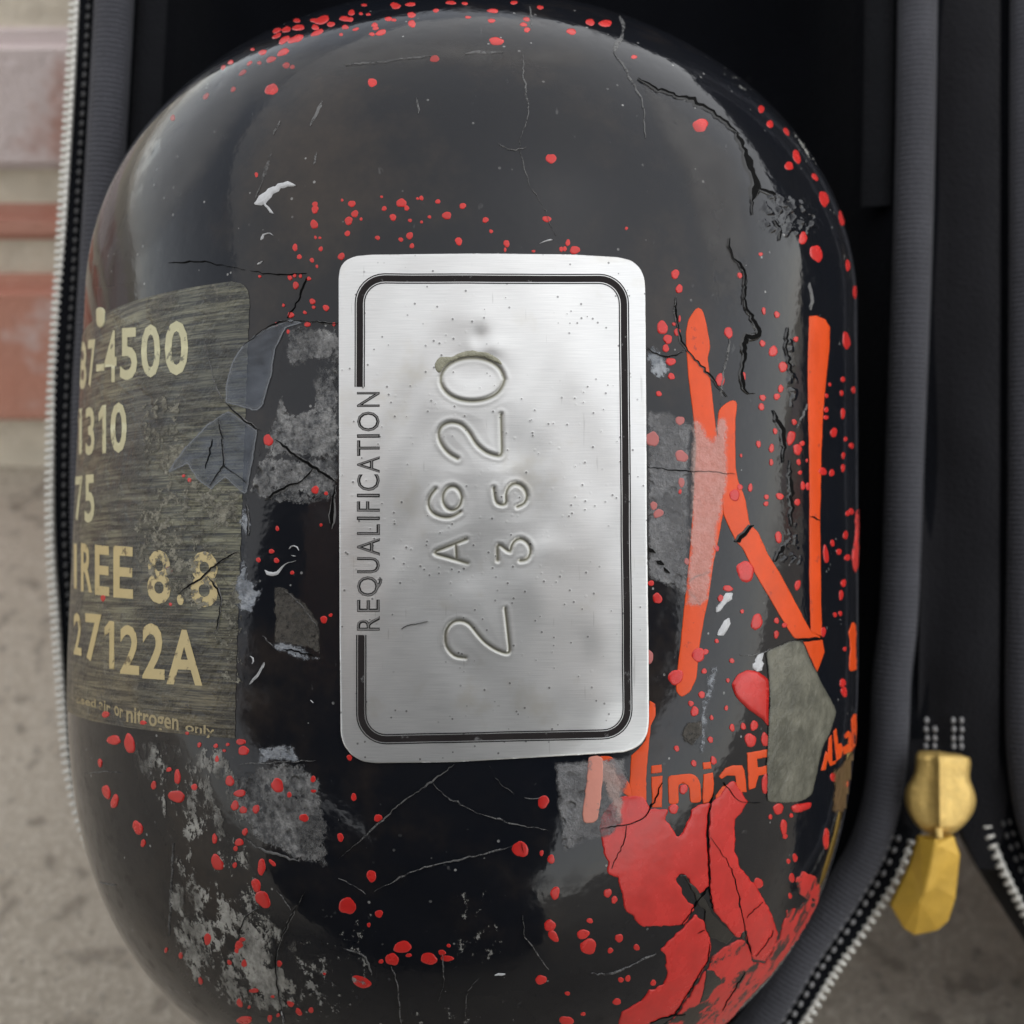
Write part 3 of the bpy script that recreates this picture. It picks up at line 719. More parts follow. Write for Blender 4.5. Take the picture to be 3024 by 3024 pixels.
fl('wear', .082, 'P', '480,1770 600,1780 600,1850 560,1900 480,1910 450,1850', name='wear_patch')
fl('wear', .082, 'P', '350,1700 370,1695 385,1790 395,1840 370,1850 345,1820', name='wear_patch')
fl('wear', .082, 'P', '285,1408 320,1410 318,1470 300,1470', name='wear_patch')
fl('wear_fine', .08, 'P', '860,1755 950,1740 950,1815 900,1830 855,1800', name='wear_patch')
fl('wear_fine', .08, 'P', '620,1755 700,1720 740,1760 690,1800 700,1850 650,1910 560,1931 560,1800', name='wear_patch')
fl('wear_fine', .08, 'P', '780,1890 950,1880 1000,1932 780,1940', name='wear_patch')
fl('wear_fine', .08, 'P', '860,1690 920,1660 910,1740 870,1740', name='wear_patch')
fl('scuff_and_sheen', .09, 'P', '1218,775 1262,776 1306,800 1300,880 1303,1000 1300,1060 1300,1132 1262,1110 1222,1088')
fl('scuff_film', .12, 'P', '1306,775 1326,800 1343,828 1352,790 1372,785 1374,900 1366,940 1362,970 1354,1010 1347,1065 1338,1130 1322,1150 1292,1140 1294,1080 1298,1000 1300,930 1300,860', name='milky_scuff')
fl('scuff_light', .085, 'P', '1216,660 1236,648 1258,680 1262,700 1245,716 1226,708')
fl('scuff_and_sheen', .09, 'P', '1044,1436 1180,1428 1186,1470 1172,1520 1176,1550 1150,1580 1100,1590 1062,1612')  # sky reflection painted in grey over scuffed lacquer
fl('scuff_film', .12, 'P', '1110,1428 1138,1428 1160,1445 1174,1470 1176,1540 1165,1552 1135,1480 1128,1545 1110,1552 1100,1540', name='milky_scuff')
fl('scuff_light', .085, 'P', '1338,1262 1353,1258 1348,1300 1330,1330 1328,1420 1322,1420 1324,1330')
fl('scuff_light', .085, 'P', '1350,1140 1378,1120 1370,1140 1352,1160')
fl('scuff_dark', .085, 'P', '1285,1380 1298,1362 1324,1360 1326,1385 1305,1408 1288,1398')
fl('label_wear', .10, 'P', '300,915 360,905 455,930 456,1130 400,1170 330,1120 260,1080 250,1000', name='rubbed_print')
fl('label_wear', .10, 'P', '390,1150 456,1130 456,1300 420,1310 400,1240', name='rubbed_print')
fl('label_wear', .10, 'P', '270,760 345,740 360,850 330,905 270,890', name='rubbed_print')
fl('flake', .115, 'P', '460,650 498,621 548,603 574,609 541,619 521,659 514,708 498,766 485,776 425,761 428,720 440,680', name='lacquer_flake')
fl('flake', .11, 'P', '312,897 345,850 390,802 432,774 487,812 478,870 466,935 452,925 425,900 400,925 372,905 355,875', name='lacquer_flake')
fl('wear', .085, 'C2', '1225,400 1270,420 1390,560 1480,690 1500,780 1460,790 1390,680 1340,580', name='wear_patch')
fl('wear_fine', .08, 'C2', '1580,1250 1660,1280 1690,1400 1640,1380', name='wear_patch')
fl('wear_fine', .08, 'C2', '800,20 980,90 1080,170 900,150', name='wear_patch')
fl('brown', .08, 'V', '500,1700 560,1640 630,1560 632,1800 600,1932 500,1932', name='glue_stain')
fl('haze_paint', .06, 'P', '300,180 420,110 600,75 850,62 1100,80 1180,120 1050,140 800,140 600,150 480,200 420,300 340,420 250,520 190,530 210,400 250,280', name='painted_haze_patch')  # haze mirrored in the upper dome, painted on as a film
fl('haze_paint', .06, 'P', '1180,130 1260,170 1400,290 1430,450 1400,620 1320,560 1300,400 1240,260', name='painted_haze_patch')
solid_patch('tape_patch', xy('V', '115,1010 160,990 230,960 280,945 330,960 365,1050 400,1120 450,1220 500,1310 520,1360 490,1460 440,1560 410,1700 380,1830 320,1870 230,1880 120,1870 120,1600 130,1450 135,1300 130,1150'), .10, .04, M['tape'], tank, 2.5, 7, .5)
# wrinkled lacquer at the right
for s_ in ('1090,880 1200,870 1300,900 1420,920 1500,1020 1540,1120 1520,1220 1400,1200 1300,1230 1160,1200 1050,1180 1040,1100', ):
    film('lacquer_wrinkle', xy('C2', s_), -.0, M['tank'], lump=.3, lscale=.05, step=3.)
film('lacquer_wrinkle', xy('K', '1190,420 1270,400 1300,700 1330,900 1300,1100 1230,1040 1180,700'), -.0, M['tank'], lump=.2, lscale=.035, step=3.)
film('lacquer_wrinkle', xy('M', '1240,300 1300,330 1330,500 1350,700 1280,720 1150,680 1120,640 1200,500'), -.0, M['tank'], lump=.28, lscale=.06, step=3.)

M['salmon'] = mat_paint('faded_orange_print', (.62, .25, .19), .5, .15, .12, (.35, .2, .18), 900)
solid_patch('printed_letter_stroke', xy('Q', '178,480 235,470 262,480 262,600 235,850 200,880 150,870 140,820 165,650'), .13, .012, M['salmon'], tank, 2, 5, .8)
# ------------------------------------------------------------------ red paint
S = dict(
A2='650,850,62,52,-35;1608,785,46,38;760,497,60,30,-20;645,565,50,25,-15;790,622,32,30;848,637,22,20;375,690,45,18,-40;440,602,30,15,-35;533,598,22,16,-20;285,850,28,20,-40;25,915,35,22,-45;565,498,40,22,-10;770,380,65,25,-35;880,370,75,33,-20;905,262,55,28,-10;1065,260,35,25;1085,310,60,25,-25;1215,230,40,22;1130,190,75,35,-25;1060,195,40,20;1345,178,48,25;1395,185,35,20;1410,120,30,28;1350,258,35,20;1450,278,30,14,-15;1312,328,20,14;1630,238,32,20;1640,268,30,18;1690,310,55,24,-15;1605,325,28,16;1760,180,32,22;1810,190,28,14;1500,130,20,12;1570,137,25,10;1810,42,28,18;1830,70,35,15;1860,55,20,12;1530,48,25,12;190,640,25,18,-50;260,592,30,18,-30;700,290,40,22,-20;790,280,45,25,-25;700,340,45,20,-30;470,470,20,12;890,195,35,18',
B='415,85,25,15;418,135,22,20;555,60,18,10;880,62,30,12;872,118,20,12;1150,42,20,10;1072,110,20,12;1055,140,20,12;1075,170,18,14;900,235,42,22;548,335,28,18;1435,127,26,18;1522,133,34,20;1328,180,28,17;1685,325,16,12;1212,905,28,28;358,1158,27,26;388,1187,15,15;75,1163,20,20;92,1220,20,20;57,1260,23,23;50,1332,16,16;310,1240,19,19;260,1190,14,14;245,1123,8,8;472,1130,13,13;450,1133,8,8;566,1150,14,14;708,1175,18,18;617,1230,24,24;838,1255,17,17;407,1258,11,11;473,1267,9,8;518,1238,10,10;405,1345,20,20;355,1367,13,13;418,1403,14,14;222,1357,15,12;685,1377,20,23;958,1390,18,20;950,1425,8,12;870,1320,11,11;1188,1250,24,18;1308,1385,13,20;1290,1420,12,14;1270,1422,12,14;1348,1427,30,22;1642,1303,9,9;15,1463,20,20;128,1250,9,9;20,1142,8,8;1112,1433,10,8;320,30,25,14;640,15,30,10;720,20,18,8;1000,15,20,10;738,98,16,8;410,25,30,10',
A='1797,1165,15,16;1797,1195,20,22;1792,1280,22,25;1683,1412,15,20;1708,1465,13,15;1780,1485,12,14;1830,1420,12,14;1800,1355,8,10;1463,997,10,14;985,672,12,18;1808,1520,8,10;1825,1357,8,8',
D='1688,83,17,20;1655,40,13,14;1682,28,10,10;1715,30,9,11;1763,45,11,12;1783,175,15,17;1860,212,17,18;1660,252,16,18;1790,208,9,10;1740,238,10,10;1755,305,17,15;1905,305,10,10;1645,348,9,12;1578,305,9,10;1618,197,8,9;1483,32,8,8;1532,967,28,32;1800,1250,22,22;1862,1270,10,12;1583,1470,9,15;1832,1450,7,10;1050,1170,9,9;1083,1195,11,14',
E='1550,248,16,12;1475,297,12,14;1578,300,14,15;1668,370,10,12;1848,637,20,20;1887,612,10,10;962,345,14,10;978,360,9,10;590,515,14,18;975,550,9,9;605,1178,20,20;650,1325,40,25;740,1345,28,55,-15;820,1225,20,12;1070,1285,10,10;1138,1352,10,14;1232,1358,12,12;1300,1350,9,10;1280,1385,9,8;1240,1432,12,18;1375,1335,25,18;1390,1385,32,24;572,1455,10,25',
F='608,268,22,38,-10;655,322,20,38,10;787,472,25,40,-15;818,560,12,22;965,140,13,13;1013,182,15,45;878,230,14,22;1008,293,45,33;1110,240,15,20;1312,205,22,32;1370,275,32,22;1342,345,22,28;1390,370,20,22;1462,365,20,24;1585,230,32,45,-25;1652,283,12,18;1735,415,25,24;1787,195,15,18;1790,262,15,10;1398,495,15,20;1365,555,22,22;1225,535,12,30;1240,670,32,45,-20;1345,590,12,14;1340,685,12,15;1493,695,22,45;1555,672,10,25,-40;1462,800,22,42,-20;1500,880,38,50,-30;1187,1105,22,32;1365,1140,24,22;1385,1108,18,12;1352,1172,12,14;1395,1245,15,22;1310,1240,10,15,-30;1594,1247,14,18;1450,1400,25,12;1368,1470,15,25,-25;1558,1433,12,8;1658,1475,22,14,30;1705,1522,12,25,-40;1775,1512,14,14;1395,1570,45,20;1588,1540,10,10;1032,1200,10,18;1145,1345,10,22,-20;948,1170,8,14;1852,1303,8,8;1422,1495,8,8;1540,1560,14,18',
H='86,298,16,21;225,417,22,22;10,527,18,24;187,748,28,32;50,918,45,50;230,963,24,20;365,1153,52,32;305,1223,36,36;515,1220,48,32;590,1185,22,15;618,1218,35,17;628,1145,12,10;400,1200,18,10;242,1235,14,12;130,1352,55,32,15;1037,595,44,46;1168,325,32,36;1158,617,11,17;1212,652,22,24;1235,845,25,38;1205,1030,30,35,20;1225,1090,22,40,-30;1433,1003,18,15;1395,1080,35,28,-30;1425,1150,48,42;1600,1102,25,22;1550,1173,16,16;1700,1155,18,18;1535,845,22,26;1573,883,17,22;1610,1340,15,16;1650,1332,16,18;1795,1357,16,18;1587,1465,25,18;1155,1340,30,28;1305,1418,15,12;1395,1535,14,11;1300,1575,40,28;62,72,16,16;172,1027,9,14',
K='370,25,30,35;400,137,26,32;272,432,43,48;313,520,30,38;385,465,25,28;298,590,25,28;335,690,36,30;340,803,25,25;360,405,15,12;403,365,9,25;775,470,30,42;712,830,36,45;885,805,22,32;1043,305,13,28;1143,333,20,25;1033,552,20,25;1115,612,30,42;1190,730,33,38,25;1172,897,20,28;1035,965,22,24;1143,957,22,25;1025,1035,22,26;1287,520,16,22;860,35,18,22;1672,530,25,70,-8;1645,825,14,22;1545,865,10,14;1635,930,14,20;1520,950,12,18;1725,905,14,25;1518,1057,15,22;1645,1085,16,38;1515,1115,18,18;1275,1150,18,22;1575,1230,25,35;1250,1270,32,50,15;1130,1220,16,22;1300,1358,33,40,-20;1335,1313,18,20;1003,1318,16,28;1102,1350,18,32;1100,1457,14,24;1308,1455,16,22;1370,1443,8,14;1318,1535,14,16;1490,1525,32,28;1560,1537,18,28;1645,1500,14,28;1648,1405,12,25;1340,1635,18,30;1378,1640,16,28;940,1650,16,30;860,1645,20,25;1063,1720,18,18;1165,1715,28,25;1060,1772,18,18;1298,1760,20,28;245,935,22,20;870,1405,8,14;1665,1280,12,18;1710,1330,18,22',
C2='648,410,52,48;1082,295,20,28,-20;1145,402,22,28;1262,455,16,30,-25;1335,635,26,48,-20;1280,700,28,32;1465,780,16,30,-30;1530,935,30,60,-15;1655,1075,20,50,-10;1380,1215,30,42;1475,1325,40,65,-20;1078,1330,14,14;925,1482,16,16;1700,1410,16,40;1750,1600,12,50',
M='1155,480,25,42;1515,612,20,65,-5;1680,300,15,20;1710,285,18,25;1665,465,18,30;1565,525,15,25;1615,590,20,22;1680,635,22,25;1300,845,20,40,8;1650,830,18,30;1632,920,14,40;905,740,68,75;770,870,38,22;715,945,20,28;990,1125,38,65,20;878,1045,14,15;1140,1115,17,25;1138,1220,18,30;1200,1150,18,20;685,1270,15,16;545,1375,52,50;600,1352,22,22;375,1545,55,58;590,1500,20,20;800,1420,17,20;572,1680,22,25;235,945,35,40;185,830,22,22;490,1745,20,20;770,1570,12,18;1645,1585,20,24;1650,1655,18,30;1585,1070,14,18;1625,1060,12,20;1660,1330,12,18;1495,1200,18,40;685,565,18,22;820,160,42,42',
Q='858,105,18,22;793,158,15,18;815,205,24,28;917,243,11,14;1005,185,10,16;1040,303,15,22;1107,295,15,20;1172,290,22,30;1150,378,32,42;910,375,16,18;707,428,15,18;810,517,15,20;928,500,18,24;748,672,24,30;688,790,30,28;1318,790,28,35;1270,838,10,16;1395,830,10,14;1350,900,20,45;1358,955,15,15;1705,35,18,25;1715,90,15,28;1650,600,18,30;1725,640,15,25;1605,970,18,60;1238,640,20,58;1238,375,22,42',
R='1140,595,25,30;1330,565,15,28;1320,668,10,18;1310,470,12,14;1348,450,14,24;1525,340,14,55')
PINK = 'K:415,1610,26,36;405,1140,32,35;195,1280,48,60;415,1410,50,45,35;405,1680,12,20|M:172,1390,30,50;455,665,18,25;240,300,45,28,-30;205,240,28,30'
M['pink'] = mat_paint('faded_red_paint', (.42, .12, .11), .5, .25, .2, (.2, .2, .2), 900)
spots = []
for k, t in S.items():
    f, ox, oy = CR[k]
    for e in t.split(';'):
        v = [float(z) for z in e.split(',')]
        spots.append((v[0]/f+ox, v[1]/f+oy, v[2]/f, v[3]/f, v[4] if len(v) > 4 else 0., 2 if k in 'KMQ' else (3 if k in 'DEF' else 0)))
for blk in PINK.split('|'):
    k, t = blk.split(':'); f, ox, oy = CR[k]
    for e in t.split(';'):
        v = [float(z) for z in e.split(',')]; spots.append((v[0]/f+ox, v[1]/f+oy, v[2]/f, v[3]/f, v[4] if len(v) > 4 else 0., 1))
spots.sort(key=lambda s_: -s_[2]*s_[3])
tail = []
for i, (x, y, rx, ry, ro, pk) in enumerate(spots):
    if i < 290: spot_mesh(x, y, rx, ry, ro, M['pink'] if pk == 1 else M['red'], off={0: .018, 1: .09, 2: .066, 3: .085}[pk])
    else: tail.append(spot_mesh(x, y, rx, ry, ro, M['red'], off={0: .018, 1: .09, 2: .066, 3: .085}[pk], name='paint_specks'))
# the smallest specks, joined
bm = bmesh.new()
for o in tail: bm.from_mesh(o.data)
for _ in range(70):
    pass
me = tail[0].data; bm.to_mesh(me); bm.free()
for o in tail[1:]: bpy.data.objects.remove(o)
tag(tail[0], kind='stuff')
for p in me.polygons: p.use_smooth = True

solid_patch('paint_splash', xy('R', '232,285 240,220 290,150 360,100 480,100 520,160 510,175 600,175 625,190 600,215 640,270 680,335 710,300 740,230 760,170 820,140 860,130 850,200 840,320 850,480 855,610 815,640 790,670 770,630 740,570 700,535 665,570 700,620 715,680 770,720 775,750 700,835 560,838 460,840 420,780 372,740 365,660 340,600 335,560 275,545 275,520 290,480 255,430 245,360'), .05, .03, M['red'], jit=1.3, w=2.5, step=4)
solid_patch('paint_splash', xy('R', '862,140 900,110 940,60 960,25 1000,10 1030,60 1080,130 1070,150 1000,235 1000,420 1040,510 1130,620 1190,720 1220,800 1250,880 1230,960 1180,1040 1105,1030 1090,950 1050,870 1030,910 1000,890 880,750 866,680 862,520 854,330'), .055, .03, M['red'], jit=1.3, w=2.5, step=4)
solid_patch('paint_splash', xy('R', '580,965 700,860 780,770 830,820 850,890 870,940 860,1000 840,1060 760,1190 700,1280 660,1340 520,1390 420,1440 330,1450 360,1330 400,1300 480,1260 500,1210 590,1180 620,1130 610,1010'), .05, .03, M['red'], jit=1.6, w=2.5, step=4)
solid_patch('paint_splash', xy('R', '880,1000 960,950 1030,915 1080,945 1100,1045 1180,1050 1265,890 1300,750 1380,730 1420,700 1365,640 1350,560 1400,530 1475,560 1490,640 1470,740 1410,840 1320,970 1200,1130 1060,1280 960,1390 880,1460 520,1465 670,1350 770,1200 850,1075'), .045, .03, M['red_worn'], jit=1.8, w=2.5, step=4)
solid_patch('paint_splash', np.vstack([xy('M', '795,1600 850,1520 920,1488 1000,1502 1078,1560 1087,1700'), xy('Q', '1258,60 1258,298 1222,252 1170,215 1110,170 1060,110 1040,50')]), .06, .12, M['red'], jit=.4, w=7)
solid_patch('paint_splash', xy('Q', '1390,780 1420,765 1520,748 1512,785 1440,815 1402,808'), .05, .1, M['red'])
solid_patch('paint_splash', xy('M', '1738,300 1768,260 1772,400 1768,640 1742,760 1715,700 1722,560 1745,440'), .05, .06, M['red_worn'], jit=1.5)
for s_ in ('680,560 700,540 735,590 770,650 790,720 830,740 830,830 860,900 950,940 1000,890 930,820 870,760 840,690 800,650 760,600 720,545',
           '840,1090 880,1090 930,1160 880,1200 850,1250 800,1280 830,1180', '1020,690 1040,660 1030,740', '1035,880 1075,860 1070,900 1040,910'):
    solid_patch('bare_flake', xy('R', s_), .095, .006, M['lump'], tank, 2, 5, 1.2)

# ------------------------------------------------------------------ cracks, scratches and painted glints
CK = [('B', 11, 'crack_light', '1600,95 1625,140 1620,220 1578,262 1570,300'), ('B', 3, 'crack_light', '1570,300 1640,400 1735,585 1745,690 1750,790'),
      ('B', 3.2, 'crack_light', '1090,40 1108,100 1095,170'), ('B', 3.0, 'crack_light', '1050,310 1055,430 1075,560 1085,660 1040,780 1030,850'), ('B', 2.6, 'crack_light', '1030,850 1060,960 1080,1040 1150,1150 1200,1260 1240,1345'),
      ('B', 2.2, 'crack_light', '910,820 960,855 1010,855 1070,840'), ('B', 3, 'crack_light', '445,560 450,600 455,650'), ('B', 3, 'crack_glint_white', '1145,1390 1180,1375 1220,1370'),
      ('B', 2.2, 'crack_light', '40,375 200,360 330,345 460,330 530,320'), ('B', 5, 'crack_light', '720,310 790,295 850,300 940,300'),
      ('C2', 6, 'crack_dark', '200,80 340,170 370,160 490,220 560,220 660,280 780,360 920,480'), ('C2', 12, 'crack_dark', '900,470 960,600 1000,720 1045,840 1010,950 1015,1050'), ('C2', 6, 'crack_dark', '1045,870 1130,890 1180,910'),
      ('C2', 6, 'crack_dark', '850,1215 845,1280 880,1360 950,1440 975,1510 950,1600 945,1690'), ('C2', 5, 'crack_dark', '1165,1090 1185,1130 1225,1145 1205,1235'),
      ('K', 8, 'crack_dark', '880,0 905,60 890,160 890,270 960,370 1010,490 970,505 910,490 890,560 885,700 865,810 885,900 915,950 970,935'),
      ('K', 4, 'lip', '375,200 370,330 400,480 440,590 560,720 660,830 720,910 760,960'), ('K', 4.5, 'lip', '145,580 220,640 310,655 380,645 440,600'), ('K', 3.2, 'crack_dark', '150,1490 400,1520 700,1530 820,1545'),
      ('K', 6, 'crack_dark', '1110,1060 1130,1140 1190,1200 1190,1350 1185,1460'), ('K', 6, 'crack_dark', '1240,1440 1240,1650 1250,1720'), ('K', 7, 'crack_light', '780,520 770,640 740,760 720,900 715,1020'),
      ('K', 5, 'crack_light', '1390,90 1410,180 1400,300'), ('K', 5, 'crack_dark', '1220,430 1205,560 1230,700 1260,830'), ('K', 3, 'crack_light', '1370,1010 1340,1100 1290,1200'),
      ('M', 6, 'crack_dark', '1240,0 1250,150 1245,260 1255,400'), ('M', 6, 'crack_dark', '825,515 890,450 962,388'), ('M', 4, 'crack_dark', '1390,322 1420,335 1470,352'), ('M', 4, 'crack_dark', '1280,1262 1390,1252 1490,1247'),
      ('M', 2.5, 'crack_light', '860,1375 960,1380 1110,1330 1280,1268'), ('M', 4, 'crack_light', '470,820 520,780 640,745'), ('M', 4, 'crack_light', '480,890 530,950 590,1050'), ('M', 12, 'crack_glint_white', '1035,1360 1010,1410 1000,1460 985,1500'),
      ('M', 12, 'crack_glint_white', '775,1095 755,1160 720,1210 690,1225'), ('M', 10, 'crack_glint_white', '800,905 750,960 715,1010 680,1050'), ('M', 12, 'crack_dark', '1190,540 1150,600 1120,670'),
      ('M', 9, 'crack_dark', '225,660 280,690'), ('M', 9, 'crack_dark', '280,710 325,755'), ('M', 7, 'crack_dark', '165,560 215,600'),
      ('D', 4, 'lip', '1280,745 1380,840 1490,910'), ('D', 3, 'lip', '1250,840 1275,950 1280,1110 1200,1230'), ('D', 3, 'lip', '1280,1110 1350,1160 1420,1220'), ('D', 7, 'lip', '1570,960 1700,1060 1790,1120 1930,1205'),
      ('D', 6, 'lip', '1790,1125 1740,1190 1600,1250 1510,1310'), ('D', 3.5, 'lip', '1390,430 1500,340 1600,290 1750,290 1930,300'), ('D', 2.5, 'crack_dark', '1430,0 1520,20 1620,20 1750,15'), ('D', 3, 'crack_dark', '1750,40 1700,170 1640,270'),
      ('D', 4, 'crack_dark', '1215,960 1195,1060 1175,1130'), ('D', 3, 'crack_light', '1170,410 1200,520 1230,650 1270,750'), ('D', 3, 'crack_light', '930,1230 1030,1290 1150,1310'),
      ('E', 3.5, 'lip', '1020,490 1150,400 1240,320 1330,260 1360,250'), ('E', 3, 'lip', '1190,390 1260,480 1265,570 1240,700'), ('E', 4, 'crack_glint_white', '1430,1005 1480,940 1510,880'), ('E', 2.2, 'crack_glint_white', '1440,890 1455,850 1430,845'),
      ('E', 3, 'crack_light', '1370,1462 1500,1458 1640,1450 1800,1440'), ('E', 2, 'crack_light', '1500,730 1560,790'), ('D3', 7, 'crack_glint_white', '515,1290 560,1350 610,1355 680,1285 780,1190 870,1180'),
      ('D3', 2.6, 'crack_glint_white', '790,1050 800,1005 850,995 895,1025 900,1065'), ('D3', 2.4, 'crack_glint_white', '815,1120 850,1140 870,1130'), ('D3', 3, 'crack_light', '740,1520 850,1620 950,1720 1040,1830 1110,1932'),
      ('D4', 5, 'crack_dark', '720,255 860,275 960,310 1070,328'), ('D3', 8, 'lip', '1330,320 1300,450 1285,620 1275,820'), ('D3', 5, 'lip', '300,540 330,700 320,900'),
      ('F', 2.6, 'crack_light', '1580,830 1620,880 1660,940'), ('F', 3, 'lip', '1740,840 1660,980 1610,1100 1575,1200 1580,1350 1605,1480 1620,1592'), ('F', 3, 'lip', '1470,930 1400,980 1370,1080'), ('F', 7, 'crack_light', '1390,530 1500,600 1700,660'),
      ('F', 2.4, 'crack_light', '990,560 975,800 965,1090'), ('F', 2.4, 'crack_light', '480,160 600,150 700,160'), ('F', 3, 'crack_light', '570,780 620,800 665,800'), ('F', 3.5, 'crack_glint_white', '1605,1510 1620,1592'),
      ('H', 3.2, 'crack_light', '0,650 130,540 250,430 370,320 530,210 660,110'), ('H', 3.0, 'crack_light', '540,220 620,300 770,380 960,440 1200,490'), ('H', 3.4, 'crack_light', '205,835 330,770 450,710 550,685 700,650 860,615 990,575'),
      ('H', 3, 'crack_light', '300,1260 335,1350 345,1500 360,1590'), ('H', 2.2, 'crack_light', '590,1190 595,1290 600,1370 570,1460'), ('H', 2.6, 'crack_light', '800,1330 750,1380 725,1450 725,1560'), ('H', 4, 'crack_light', '1440,1300 1560,1310 1700,1240 1810,1190'),
      ('H', 2.2, 'crack_light', '1050,970 1060,1100 1200,1280'), ('H', 2.6, 'crack_light', '860,120 920,220 1000,280'), ('H', 2.4, 'crack_light', '0,760 80,800 155,850'), ('H', 3, 'crack_light', '30,1160 150,1190 190,1310'), ('H', 4, 'crack_glint_white', '890,1312 950,1305'),
      ('H', 1.8, 'crack_dark', '1045,560 1055,610'), ('H', 3, 'crack_light', '0,430 0,420'),
      ('R', 4, 'crack_dark', '235,285 380,260 450,245 500,210 530,150 590,20'), ('R', 3, 'crack_dark', '385,265 380,330 340,430 300,510'), ('R', 4.4, 'crack_dark', '880,80 855,180 845,320 858,520 860,620 875,740'),
      ('R', 3, 'crack_dark', '860,330 930,420 990,530 1020,650 1050,800 1060,880 1100,1000'), ('R', 3.2, 'crack_dark', '860,940 850,1030 760,1180 660,1340'), ('R', 3, 'crack_dark', '855,620 810,670 700,835'), ('R', 3.5, 'crack_dark', '940,20 1000,110 1040,130 1150,135'),
      ('R', 2.4, 'crack_dark', '1220,860 1190,930 1120,1010'), ('R', 2.4, 'crack_dark', '1060,1100 1000,1200 930,1320'), ('R', 2.0, 'crack_dark', '1070,790 1160,700'), ('R', 4, 'crack_dark', '520,1390 620,1350 720,1340'), ('R', 2.4, 'crack_dark', '790,880 830,860'),
      ('A', 7, 'crack_light', '1460,1130 1490,1050 1550,860'), ('A', 4, 'crack_light', '1560,770 1600,690'), ('A', 5, 'crack_light', '1840,580 1770,720'), ('A', 14, 'crack_glint_white', '1455,1165 1500,1140 1560,1080 1640,1045 1690,1060'), ('A', 10, 'crack_glint_white', '1490,1370 1500,1335 1540,1325 1560,1345'),  # broad white marks paint sky glints on wet lacquer drips
      ('A', 4, 'crack_glint_white', '1500,1150 1530,1190 1560,1220'), ('A', 5, 'crack_light', '1810,870 1790,940'), ('A', 3, 'crack_dark', '960,1500 1150,1490 1300,1520 1400,1540'), ('A', 7, 'crack_glint_white', '1470,1510 1500,1490'),
      ('D4', 5, 'crack_glint_white', '340,660 430,550 510,420'), ('H', 3, 'crack_light', '1060,300 1110,310 1150,300'), ('D4', 9, 'crack_glint_white', '1035,840 1065,870')]
for k, wd, mt, s_ in CK:
    if mt == 'lip': ribbon('lacquer_crack', xy(k, s_), wd*1.15, M['crack_dark'], .10, mat2=M['crack_light'], depth=.10)
    elif mt == 'crack_dark' and k in ('C2', 'K', 'M') and wd > 4.5: ribbon('lacquer_crack', xy(k, s_), wd*1.25, M['crack_dark'], .08, mat2=M['lump'], depth=.16, jit=1.3)
    else: ribbon('scratch' if mt == 'crack_light' else ('chip_and_glint' if mt == 'crack_glint_white' else 'lacquer_crack'), xy(k, s_), wd*(.5 if k == 'R' else .72 if mt in ('crack_light', 'crack_dark') else 1), M[mt], .11 if k in 'R' else (.10 if mt != 'crack_dark' else .11), depth=.03 if mt == 'crack_light' else .06)

# ------------------------------------------------------------------ the carry case
def crom(P, step):
    P = np.asarray(P, float); n = len(P); out = []
    for i in range(n):
        p0, p1, p2, p3 = P[i-1], P[i], P[(i+1) % n], P[(i+2) % n]; k = max(2, int(np.hypot(*(p2-p1))/step*1.3))
        for t in np.arange(k)/k:
            out.append(.5*((2*p1)+(-p0+p2)*t+(2*p0-5*p1+4*p2-p3)*t*t+(-p0+3*p1-3*p2+p3)*t**3))
    out = np.array(out+[out[0]]); s = np.r_[0, np.cumsum(np.hypot(*np.diff(out, axis=0).T))]
    m = int(s[-1]/step); u = np.linspace(0, s[-1], m, endpoint=False)
    return np.c_[np.interp(u, s, out[:, 0]), np.interp(u, s, out[:, 1])]
ZR = -22.0
def to_px(P): d = DCAM-P[..., 2]; return np.stack([966+P[..., 0]/d/FOVW*1932, 966-P[..., 1]/d/FOVW*1932], -1)
CASE_LEFT = xy('P', '1727,0 1722,300 1713,600 1702,900 1692,1150 1679,1278 1672,1413 1658,1515 1631,1600 1597,1660 1553,1728 1510,1790 1424,1929 1340,2010 1220,2070 1050,2105 900,2105 720,2070 560,1980 430,1850 325,1720 243,1570 209,1454 194,1300 183,1150 174,1000 176,776 191,511 206,250 220,0 228,-200 236,-420 280,-650 420,-810 700,-865 1300,-865 1550,-810 1690,-650 1732,-400')
CASE_RIGHT = xy('P', '1938,0 1940,-400 1975,-650 2100,-810 2380,-865 2980,-865 3250,-810 3390,-650 3430,-400 3440,0 3455,500 3460,1000 3440,1400 3400,1600 3280,1830 3100,1990 2900,2080 2600,2105 2420,2080 2280,2010 2170,1910 2070,1780 2000,1660 1955,1560 1934,1450 1928,1300 1932,1000 1935,600')
case = thing('carry_case', to_world([0, -108, -70]), 'open black fabric zip case with ribbed grey edging, pale teeth and gold slider', 'case')
